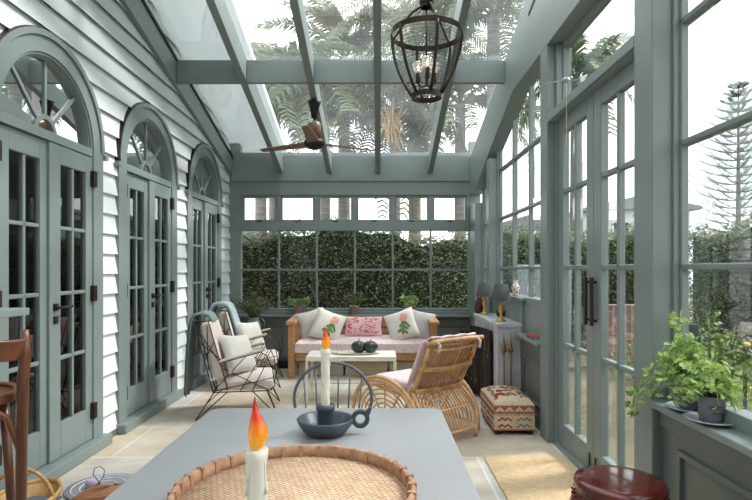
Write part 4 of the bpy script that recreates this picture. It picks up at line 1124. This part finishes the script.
for i in range(14):
    a = i*2.4; q.ball((.034*math.cos(a), .034*math.sin(a), .03 + .005*i), .008, 6, (1, 1, 1))
v = q.build('patterned_vase', [PORC, KRED], loc=(1.285, 5.08, 1.016)); tag(v, 'red and cream patterned vase on the ledge beside the window', 'vase')
for k, (m_, w_, lab) in enumerate(((BKG, .13, 'grey covered book at the bottom of the pile on the low sill'), (BKR, .12, 'red covered book on top of the pile on the low sill'))):
    b = thing('book', lab, 'book', (1.285, 4.36, .706 + k*.017), rad(4 + 7*k), group='books on the low sill')
    q = MB(); q.box(-w_/2 + .003, w_/2 - .002, -.087, .087, .002, .013); q.build('pages', PAPER, b)
    q = MB(); q.box(-w_/2, w_/2, -.09, .09, 0, .002); q.box(-w_/2, w_/2, -.09, .09, .013, .015); q.box(-w_/2 - .001, -w_/2 + .002, -.09, .09, 0, .015); q.build('cover', m_, b)

# fire tools leaning at the near jamb
def tool(x, label, fork):
    t = thing('fire_tool', label, 'fire tool', (x, 4.765, 0), group='brass fire tools')
    q = MB(); q.tube([(0, 0, .22), (0, .012, .54)], .006, 6); q.build('shaft', BRASS, t)
    q = MB(); q.at((0, .012, 0)); q.lathe([(.004, .53), (.022, .545), (.024, .555), (.010, .60), (.006, .62), (.010, .63), (.004, .65), (.004, .70), (.001, .70)], seg=12); q.build('handle', BRASS, t)
    q = MB()
    if fork:
        for s in (-1, 0, 1): q.tube([(0, 0, .24), (s*.02, 0, .22), (s*.022, 0, .13)], .003, 5)
    else: q.ring([(.026*math.cos(a), .17 + .05*math.sin(a)) for a in [2*PI*i/16 for i in range(16)]], [(.018*math.cos(a), .17 + .04*math.sin(a)) for a in [2*PI*i/16 for i in range(16)]], 'y', -.003, .003, True)
    q.build('head', BRASS, t)
    q = MB(); q.tube([(0, .0, .6), (0, .035, .6)], .003, 5); q.build('hook', BRASS, t)
tool(1.105, 'brass toasting fork hanging on the marble jamb, left of the pair', True)
tool(1.165, 'brass looped fire tool hanging on the marble jamb, right of the pair', False)
q = MB(); q.lathe([(.03, 0), (.03, .02), (.012, .03), (.012, .17), (.024, .185), (.026, .21), (.012, .235), (.001, .24)], seg=16); tag(q.build('andiron', BRASS, loc=(1.222, 4.70, 0)), 'brass ball-topped andiron standing behind the patterned ottoman', 'andiron')
q = MB(); q.tube([(1.20, 4.93, .79), (1.245, 4.80, .792), (1.252, 4.785, .70), (1.24, 4.782, .5), (1.255, 4.78, .3), (1.25, 4.775, .1), (1.255, 4.72, .006)], .003, 5); tag(q.build('lamp_cord', PAPER), 'thin white lamp cord trailing down beside the marble jamb', 'cord')

# folding lacquer screen in front of the fire
fs = thing('folding_screen', 'black lacquer folding fire screen with gold motifs before the fireplace', 'screen')
V = [(1.035, 4.97), (.995, 5.31), (.925, 5.49), (.99, 5.80), (.905, 5.98)]
for i in range(4):
    a, b_ = Vector((*V[i], 0)), Vector((*V[i+1], 0)); d_ = (b_ - a); L = d_.length; ang = math.atan2(d_.y, d_.x)
    q = MB(); q.at(a, (0, 0, ang)); top = .70 if i < 2 else .60
    q.prism([(.004, .02), (L - .004, .02), (L - .004, top), (.004, top)], 'y', -.009, .009)
    pn = q.build('panel', LACQ, fs, bevel=.003)
    q = MB(); q.at(a, (0, 0, ang)); rn = random.Random(i + 3)
    for k in range(9):
        x = rn.uniform(.15, .85)*L; z = rn.uniform(.12, top - .06)
        q.ball((x, .0095, z), rn.uniform(.006, .014), 6, (1, .15, 1)); 
    q.tube([(L*.5, .0095, .1), (L*.42, .0095, .25), (L*.58, .0095, .42), (L*.5, .0095, .6)], .003, 5, flat=.6)
    q.build('gold_motif', BRASS, pn)
tag(MB().lathe([(.001, .0), (.055, .0), (.06, .01), (.06, .28), (.054, .28), (.053, .02), (.001, .015)], seg=20, cap=False).build('coal_bucket', LACQ, loc=(.80, 6.22, 0)), 'small black bucket behind the folding screen', 'bucket')

# kilim ottoman
ot = thing('kilim_ottoman', 'kilim covered ottoman with red and grey motifs by the fireplace', 'ottoman', (1.035, 4.40, 0))
q = MB(); hx, hy, z0, z1 = .155, .275, .035, .235
q.box(-hx, hx, -hy, hy, z0, z1)
q.k = 2
e = .0015
q.box(-hx - e, hx + e, -hy - e, hy + e, .165, .225)
q.k = 2; q.box(-hx - e, hx + e, -hy - e, hy + e, z0, z0 + .01)
q.k = 0
def rib(pts, w_, face, k_):
    q.k = k_
    for i in range(len(pts) - 1):
        (a0, b0), (a1, b1) = pts[i], pts[i+1]; dx, dz = a1 - a0, b1 - b0; L = math.hypot(dx, dz); nx, nz = -dz/L*w_, dx/L*w_
        c_ = [(a0 - nx, b0 - nz), (a1 - nx, b1 - nz), (a1 + nx, b1 + nz), (a0 + nx, b0 + nz)]
        if face == 'f': q.prism(c_, 'y', -hy - e*1.8, -hy)
        elif face == 'l': q.prism(c_, 'x', -hx - e*1.8, -hx)
    q.k = 0
def zig(face, half, n):
    s_ = 2*half/n
    for i in range(n):
        a = -half + i*s_
        rib([(a + .005, .180), (a + s_*.5, .212), (a + s_ - .005, .180)], .0042, face, 4)
        rib([(a + s_*.3, .180), (a + s_*.5, .195), (a + s_*.7, .180)], .003, face, 4)
    for i in range(n*5): a = -half + (i + .5)*2*half/(n*5); rib([(a, .150), (a, .166)], .003, face, 2)
def horn(face, cx_, cz_, k_, sx=.055, sz=.024):
    for s in (1, -1):
        zc_ = cz_ + s*sz*1.05
        rib([(cx_ - sx, zc_ - sz*.2), (cx_ - sx*.8, zc_ - sz*.55), (cx_ - sx*.45, zc_ + sz*.45), (cx_, zc_ - sz*.45), (cx_ + sx*.45, zc_ + sz*.45), (cx_ + sx*.8, zc_ - sz*.55), (cx_ + sx, zc_ - sz*.2)], .0052, face, k_)
zig('f', hx - .006, 4); zig('l', hy - .006, 7)
for i, kk in enumerate((1, 3)): horn('f', -.072 + i*.145, .098, kk)
for i, kk in enumerate((3, 1, 2, 3)): horn('l', -.20 + i*.135, .098, kk)
def otop(u, v):
    x = (u - .5)*2*hx; y = (v - .5)*2*hy
    return (x, y, z1 + .055*((1 - abs(2*u-1)**2.5)*(1 - abs(2*v-1)**3.5))**.55)
q.grid(otop, 22, 34)
def tp(pts, k_):
    q.k = k_
    q.add([(*otop(u, v)[:2], otop(u, v)[2] + .0018) for u, v in pts], [tuple(range(len(pts)))]); q.k = 0
def tline(p0, p1, w_, k_, n=6):
    q.k = k_; du, dv = (p1[0]-p0[0]), (p1[1]-p0[1]); L = math.hypot(du*hx, dv*hy); nu, nv = -dv*hy/L*w_/hx/2, du*hx/L*w_/hy/2
    vs = []
    for i in range(n+1):
        u, v = p0[0]+du*i/n, p0[1]+dv*i/n
        for s in (-1, 1):
            a = otop(min(.99, max(.01, u+s*nu)), min(.99, max(.01, v+s*nv))); vs.append((a[0], a[1], a[2] + .0022))
    q.add(vs, [(2*i, 2*i+1, 2*i+3, 2*i+2) for i in range(n)]); q.k = 0
for (cu, cv, s, k_) in ((.5, .62, .13, 1), (.3, .42, .10, 1), (.72, .80, .09, 1), (.35, .86, .09, 2)):
    for (a, b_) in (((cu - s, cv - s*.2), (cu + s, cv + s*.1)), ((cu, cv - s*.7), (cu - s*.3, cv + s*.7)), ((cu - s*.7, cv + s*.5), (cu + s*.6, cv - s*.4))): tline(a, b_, .014, k_)
for (cu, cv, s, k_) in ((.22, .22, .13, 1), (.5, .20, .12, 2), (.80, .28, .10, 1), (.18, .66, .10, 3), (.78, .58, .11, 1), (.55, .90, .11, 3), (.5, .40, .09, 2)):
    for j in range(2): tline((cu - s, cv - s*.35 + j*.05), (cu, cv + s*.35 + j*.05), .012, k_); tline((cu, cv + s*.35 + j*.05), (cu + s, cv - s*.35 + j*.05), .012, k_)
for zx, v0 in ((.70, .1), (.82, .12), (.62, .45)):
    for i in range(6): tline((zx + (.06 if i % 2 else 0), v0 + i*.06), (zx + (0 if i % 2 else .06), v0 + (i+1)*.06), .009, 3, 3)
for i in range(6): tline((.08 + (.07 if i % 2 else 0), .1 + i*.13), (.08 + (0 if i % 2 else .07), .1 + (i+1)*.13), .012, 3 if i % 2 else 2, 3)
q.build('upholstery', [KIL, KRED, KBRN, KGRY, WCUSH], ot)
for sx in (-1, 1):
    for sy in (-1, 1): MB().lathe([(.014, 0), (.022, .012), (.02, .035)], (sx*(hx - .03), sy*(hy - .03), 0), 12).build('foot', BRONZE, ot)

tag(MB().box(-.27, .27, -.6, .6, 0, .010).build('jute_rug', JUTE, loc=(.975, 3.04, .001), bevel=.003), 'flat woven jute mat on the floor before the garden door', 'rug')
# drum stool
ds = thing('drum_stool', 'glossy dark red lacquered drum stool in the bottom right corner', 'stool', (.950, 2.13, 0))
ds.scale = (.95, .95, 1)
MB().lathe([(.14, 0), (.15, .01), (.155, .03), (.20, .12), (.215, .21), (.205, .31), (.185, .37), (.175, .385), (.172, .40), (.18, .405), (.182, .425), (.176, .437), (.14, .441), (.001, .442)], seg=48).build('drum_body', MAHOG, ds)
q = MB()
for z, r in ((.05, .168), (.375, .187)):
    for i in range(28): a = 2*PI*i/28; q.ball((r*math.cos(a), r*math.sin(a), z), .006, 6)
q.build('studs', BRONZE, ds)

# ivy pots on the right sill
def ivy(x, y, label, seed, H, n, trail, size, tall=False, print_=False, mt=None):
    zb = .70
    sa = MB().lathe([(.001, 0), (.055, 0), (.092, .010), (.095, .014), (.090, .014), (.055, .005), (.001, .005)], seg=32, cap=False).build('saucer', SAUCER, loc=(x, y, zb - .012))
    tag(sa, 'enamel saucer under the %s' % label.split(' with ')[0], 'saucer')
    p = thing('potted_ivy', label, 'potted plant', (x, y, zb - .006))
    q = MB(); q.lathe([(.039, 0), (.042, .004), (.048, .085), (.048, .095), (.045, .095), (.042, .08)], seg=28); 
    if print_:
        q.k = 1
        for k, (zz, w_) in enumerate(((.060, 9), (.052, 9), (.034, 7))):
            for i in range(w_):
                a = rad(-128 + i*8 + (14 if k == 2 else 0)); r = .0465 + (zz - .06)*.09; q.at((r*math.cos(a), r*math.sin(a), zz), (0, 0, a)); q.box(-.0005, .0012, -.0028, .0028, -.0025, .0025)
        q.at(); q.k = 0
    q.build('pot', [GPOT, GPRINT], p); MB().lathe([(.001, .082), (.043, .082)], seg=20, cap=False).build('soil', SOIL, p)
    rn = random.Random(seed); pts = []; q = MB()
    for i in range(n):
        a = rn.uniform(0, 6.28); out = rn.uniform(.25, 1); h = H*rn.uniform(.3, 1)*(1.15 - .5*out)
        dirx, diry = math.cos(a), math.sin(a)*1.0
        R_ = trail*out
        P = []
        for t in (0, .25, .5, .75, 1):
            P.append((dirx*R_*t, diry*R_*t, .085 + h*math.sin(min(1, t*1.25)*PI*.5) - (max(0, t-.45)**1.5)*(.22*out)))
        P = [(px, py, pz) if (x + px) < XG - .03 else (XG - .03 - x, py, pz) for px, py, pz in P]
        q.tube(P, [.0018]*5, 4)
        for k in range(17):
            u = rn.uniform(.25, 1)*3.99; j = int(u); pp = Vector(P[j]).lerp(Vector(P[j+1]), u - j)
            pp += Vector((rn.uniform(-.02, .02), rn.uniform(-.02, .02), rn.uniform(-.01, .025)))
            if x + pp.x > XG - .04: pp.x = XG - .04 - x
            pts.append(pp)
    if tall:
        P = [(-.01, .05, .1), (-.015, .07, .22), (.0, .09, .33), (.015, .095, .40)]; q.tube(P, .003, 5)
        for k in range(44):
            u = rn.uniform(.1, 1)*2.99; j = int(u); pp = Vector(P[j]).lerp(Vector(P[j+1]), u - j); pts.append(pp + Vector((rn.uniform(-.03, .03), rn.uniform(-.03, .03), 0)))
        P = [(-.05, .09, .12), (-.10, .17, .10), (-.13, .22, .0), (-.135, .235, -.09)]; q.tube(P, .003, 5)
        for k in range(60):
            u = rn.uniform(.1, 1)*2.99; j = int(u); pp = Vector(P[j]).lerp(Vector(P[j+1]), u - j); pts.append(pp + Vector((rn.uniform(-.02, .03), rn.uniform(-.03, .03), rn.uniform(-.02, .02))))
    q.build('vine', LEAFD, p)
    q = MB(); leaves(q, pts, size, rn, True); q.build('foliage', mt or LEAFA, p, kind='stuff')
ivy(1.268, 2.06, 'potted ivy with printed grey pot, nearer of the two on the sill', 21, .15, 32, .13, .025, print_=True)
ivy(1.29, 2.235, 'trailing ivy behind the nearer pot with a tall upright shoot', 22, .21, 40, .18, .027, tall=True)

# small plants on the back sill
def silplant(x, label, m_, seed, sp_, hh, size=.04):
    p = thing('sill_plant', label, 'potted plant', (x, 7.265, .656), group='little potted plants on the back window sill')
    q = MB(); q.lathe([(.032, 0), (.036, .003), (.045, .075), (.052, .078), (.052, .095), (.046, .095), (.043, .08)], seg=20); q.build('pot', TERRA, p)
    MB().lathe([(.001, .08), (.044, .08)], seg=16, cap=False).build('soil', SOIL, p)
    p.scale = (1.25, 1, 1.3)
    rn = random.Random(seed); q = MB(); pts = []
    for i in range(22):
        a = rn.uniform(0, 6.28); r = sp_*rn.uniform(.3, 1); h = hh*rn.uniform(.5, 1)
        yy = min(math.sin(a)*r, .03)
        q.tube([(0, 0, .08), (math.cos(a)*r*.5, yy*.5, .08 + h*.7), (math.cos(a)*r, yy, .08 + h*.8)], .0016, 4)
        for k in range(5): pts.append((math.cos(a)*r + rn.uniform(-.02, .02), yy + rn.uniform(-.02, .01), .08 + h*.8 + rn.uniform(-.03, .02)))
    q.build('stems', LEAFD, p); q = MB(); leaves(q, pts, size, rn); q.build('foliage', m_, p, kind='stuff')
silplant(-1.085, 'bushy green potted plant on the sill above the sofa left arm', LEAFD, 1, .12, .10, .045)
silplant(-.335, 'wispy potted plant on a raised pot above the pink cushion', LEAFC, 2, .11, .16, .035)
silplant(.43, 'bright lime green potted plant on the sill above the right cushions', LEAFA, 3, .10, .12, .05)

# ------------------------------------------------------------------ left foreground
bt = thing('bar_table', 'high sage painted table whose corner shows at the left picture edge', 'table', (-1.72, 2.66, 0))
MB().box(-.24, 0, -1.5, 0, 1.045, 1.08).build('tabletop', SAGE, bt, bevel=.004)
for x, y in ((-.20, -.55), (-.05, -1.4), (-.20, -1.4), (-.06, -.55)): MB().box(x - .02, x + .02, y - .02, y + .02, 0, 1.045).build('leg', SAGE, bt)
bs = thing('bentwood_stool', 'dark bentwood bar stool with curved back rail at the left edge', 'bar stool', (-1.56, 2.02, 0), rad(0))
q = MB(); q.tube([(.255, -.03, 1.045), (.25, -.02, .95), (.235, -.01, .85), (.225, .0, .75), (.20, .02, .0)], [.014, .019, .02, .02, .018], 10); q.build('rear_post', WOODD, bs)
q = MB(); q.tube([(-.17, -.23, 1.04), (-.165, -.22, .85), (-.15, -.16, .75), (-.15, -.12, 0)], [.014, .019, .02, .018], 10); q.build('rear_post', WOODD, bs)
q = MB()
def rail(u, v):
    a = rad(-122 + 116*u); r = .250 + .015*v
    zc_ = 1.005 + .02*math.sin(PI*u) + (0.02*(max(0, u-.85)/.15)**2)
    hh_ = .075*(1 - .35*max(0, u-.9)/.1)
    return (r*math.cos(a), r*math.sin(a) + .02, zc_ - hh_ + hh_*v - .012*math.sin(PI*u)*0)
q.grid(rail, 26, 8); q.build('back_rail', WOODD, bs, solid=.014)
q = MB(); q.ring([(.195*math.cos(t), .195*math.sin(t)) for t in [2*PI*i/40 for i in range(40)]], [(.16*math.cos(t), .16*math.sin(t)) for t in [2*PI*i/40 for i in range(40)]], 'z', .775, .81, True); q.build('seat_ring', WOODD, bs, bevel=.006)
q = MB(); q.lathe([(.001, .79), (.165, .79), (.165, .798), (.001, .80)], seg=32, cap=False); q.build('seat', WOODD, bs)
for t in (60, 150): a = rad(t); MB().tube([(.14*math.cos(a), .14*math.sin(a), .78), (.19*math.cos(a), .19*math.sin(a), 0)], [.018, .015], 10).build('front_leg', WOODD, bs)
q = MB(); q.tube([(.06, -.10, .77), (.15, -.06, .765), (.19, -.03, .72), (.205, -.02, .66), (.212, .0, .60)], .012, 8); q.build('brace', WOODD, bs)
q = MB(); q.tube([(.17*math.cos(t), .17*math.sin(t), .25) for t in [2*PI*i/28 for i in range(28)]], .010, 8, True); q.build('foot_ring', WOODD, bs)

tg = thing('trug_basket', 'pale wooden trug basket with hoop handle on the floor at the left', 'basket', (-1.79, 2.70, 0), rad(6))
q = MB()
def trugf(u, v):
    a = 2*PI*u; r = .35 + .65*v ** .7; return (.15*r*math.cos(a), .24*r*math.sin(a), .015 + .10*v**1.6)
q.grid(trugf, 40, 8); q.add([trugf(i/40, 0) for i in range(40)], [tuple(range(40))]); q.build('basket_body', TRUG, tg, solid=.007)
q = MB(); q.tube([(.153*math.cos(t), .243*math.sin(t), .118) for t in [2*PI*i/40 for i in range(40)]], .010, 6, True, flat=1.6); q.build('rim', TRUG, tg)
q = MB(); q.tube([(.155*math.cos(t), 0, .08 + .19*math.sin(t)) for t in [PI*i/20 for i in range(21)]], .011, 6, flat=1.0); q.build('hoop_handle', TRUG, tg)
tag(MB().grid(lambda u, v: (.1*(u-.5)*2, .18*(v-.5)*2, .055 + .03*math.sin(PI*u)*math.sin(PI*v) + .006*math.sin(u*14)*math.cos(v*11)), 16, 16).build('folded_cloth', SLATE, loc=(-1.79, 2.70, 0), solid=.01), 'slate grey cloth lying inside the wooden trug basket', 'cloth')
mt = thing('round_mat', 'round grey and cream cloth mat on the floor beside the trug', 'mat', (-1.60, 3.13, 0))
q = MB(); q.lathe([(.001, .002), (.19, .002), (.20, .008), (.195, .014), (.001, .012)], seg=40, cap=False); q.k = 1
for r in (.165, .12, .07): ringt(q, r, .014, .004, 36)
q.build('mat_cloth', [mat('mat_grey', '9A9DA6', .9), PAPER], mt)
q = MB(); q.ball((0, 0, .03), .028, 10, (1.3, 1, .9)); q.ball((.03, .02, .028), .02, 8); tag(q.build('lavender_sachet', TORT, loc=(-1.65, 3.10, .014)), 'small lavender coloured sachet on the round mat', 'sachet')
q = MB(); q.tube([(-.005, .06, .004), (.0, .03, .03), (-.02, 0, .09), (-.012, 0, .125), (.02, 0, .135), (.045, 0, .115), (.04, 0, .08), (.01, 0, .04), (-.03, -.05, .005)], .0022, 6)
tag(q.build('cable_loop', BLACK, loc=(-1.60, 3.06, .016)), 'thin black cable standing up in a loop behind the leather bag', 'cable')
lb = thing('leather_bag', 'tan leather bag slumped on the floor left of the table', 'bag', (-1.40, 2.84, 0), rad(14))
q = MB()
def bagf(u, v):
    a = 2*PI*u; t = v; r = math.sin(PI*min(1, .12 + t*.88))**.45
    return (.20*r*math.cos(a) + .01*math.sin(a*3 + t*5), .13*r*math.sin(a) + .008*math.sin(a*4), .13*t + .008*math.sin(a*3)*t)
q.grid(bagf, 32, 12); q.build('bag_body', LEATHER, lb)
q = MB(); q.tube([(-.14, -.10, .10), (-.10, -.15, .13), (0, -.16, .135), (.09, -.14, .12), (.13, -.09, .10)], .011, 8, flat=.7); q.build('strap', LEATHER, lb)

# ------------------------------------------------------------------ light, sky, camera
wd_ = bpy.data.worlds.new('sky'); sc.world = wd_; wd_.use_nodes = True
nt = wd_.node_tree; nt.nodes.clear()
out = nt.nodes.new('ShaderNodeOutputWorld'); bg = nt.nodes.new('ShaderNodeBackground')
tc = nt.nodes.new('ShaderNodeTexCoord'); n = nt.nodes.new('ShaderNodeTexNoise'); n.inputs['Scale'].default_value = 1.6; n.inputs['Detail'].default_value = 5
nt.links.new(tc.outputs['Generated'], n.inputs['Vector'])
rp = nt.nodes.new('ShaderNodeValToRGB'); rp.color_ramp.elements[0].position = .35; rp.color_ramp.elements[0].color = (.80, .88, .97, 1)
rp.color_ramp.elements[1].position = .62; rp.color_ramp.elements[1].color = (1, 1, 1, 1)
nt.links.new(n.outputs[0], rp.inputs[0]); nt.links.new(rp.outputs[0], bg.inputs[0]); bg.inputs[1].default_value = 1.5
nt.links.new(bg.outputs[0], out.inputs[0])
sl = bpy.data.lights.new('sun', 'SUN'); sl.energy = 2.3; sl.angle = rad(10); sl.color = (1, .98, .95)
so = bpy.data.objects.new('sun', sl); C.objects.link(so)
so.rotation_euler = Vector((.62, .18, .76)).to_track_quat('Z', 'Y').to_euler()

cam = bpy.data.cameras.new('camera'); co = bpy.data.objects.new('camera', cam); C.objects.link(co)
co.location = (0, 0, 1.27); co.rotation_euler = (PI/2, 0, 0)
cam.sensor_width = 36; cam.lens = 540 / 752 * 36; cam.shift_x = -3 / 752; cam.shift_y = 19 / 752; cam.clip_start = .02; cam.clip_end = 200
sc.camera = co
sc.view_settings.view_transform = 'Standard'; sc.view_settings.look = 'None'; sc.view_settings.gamma = 1; sc.view_settings.exposure = 1.22
sc.view_settings.use_curve_mapping = False
sc.cycles.use_denoising = True
sc.cycles.max_bounces = 10; sc.cycles.diffuse_bounces = 5; sc.cycles.glossy_bounces = 4; sc.cycles.transmission_bounces = 6; sc.cycles.transparent_max_bounces = 32
sc.cycles.caustics_reflective = False; sc.cycles.caustics_refractive = False
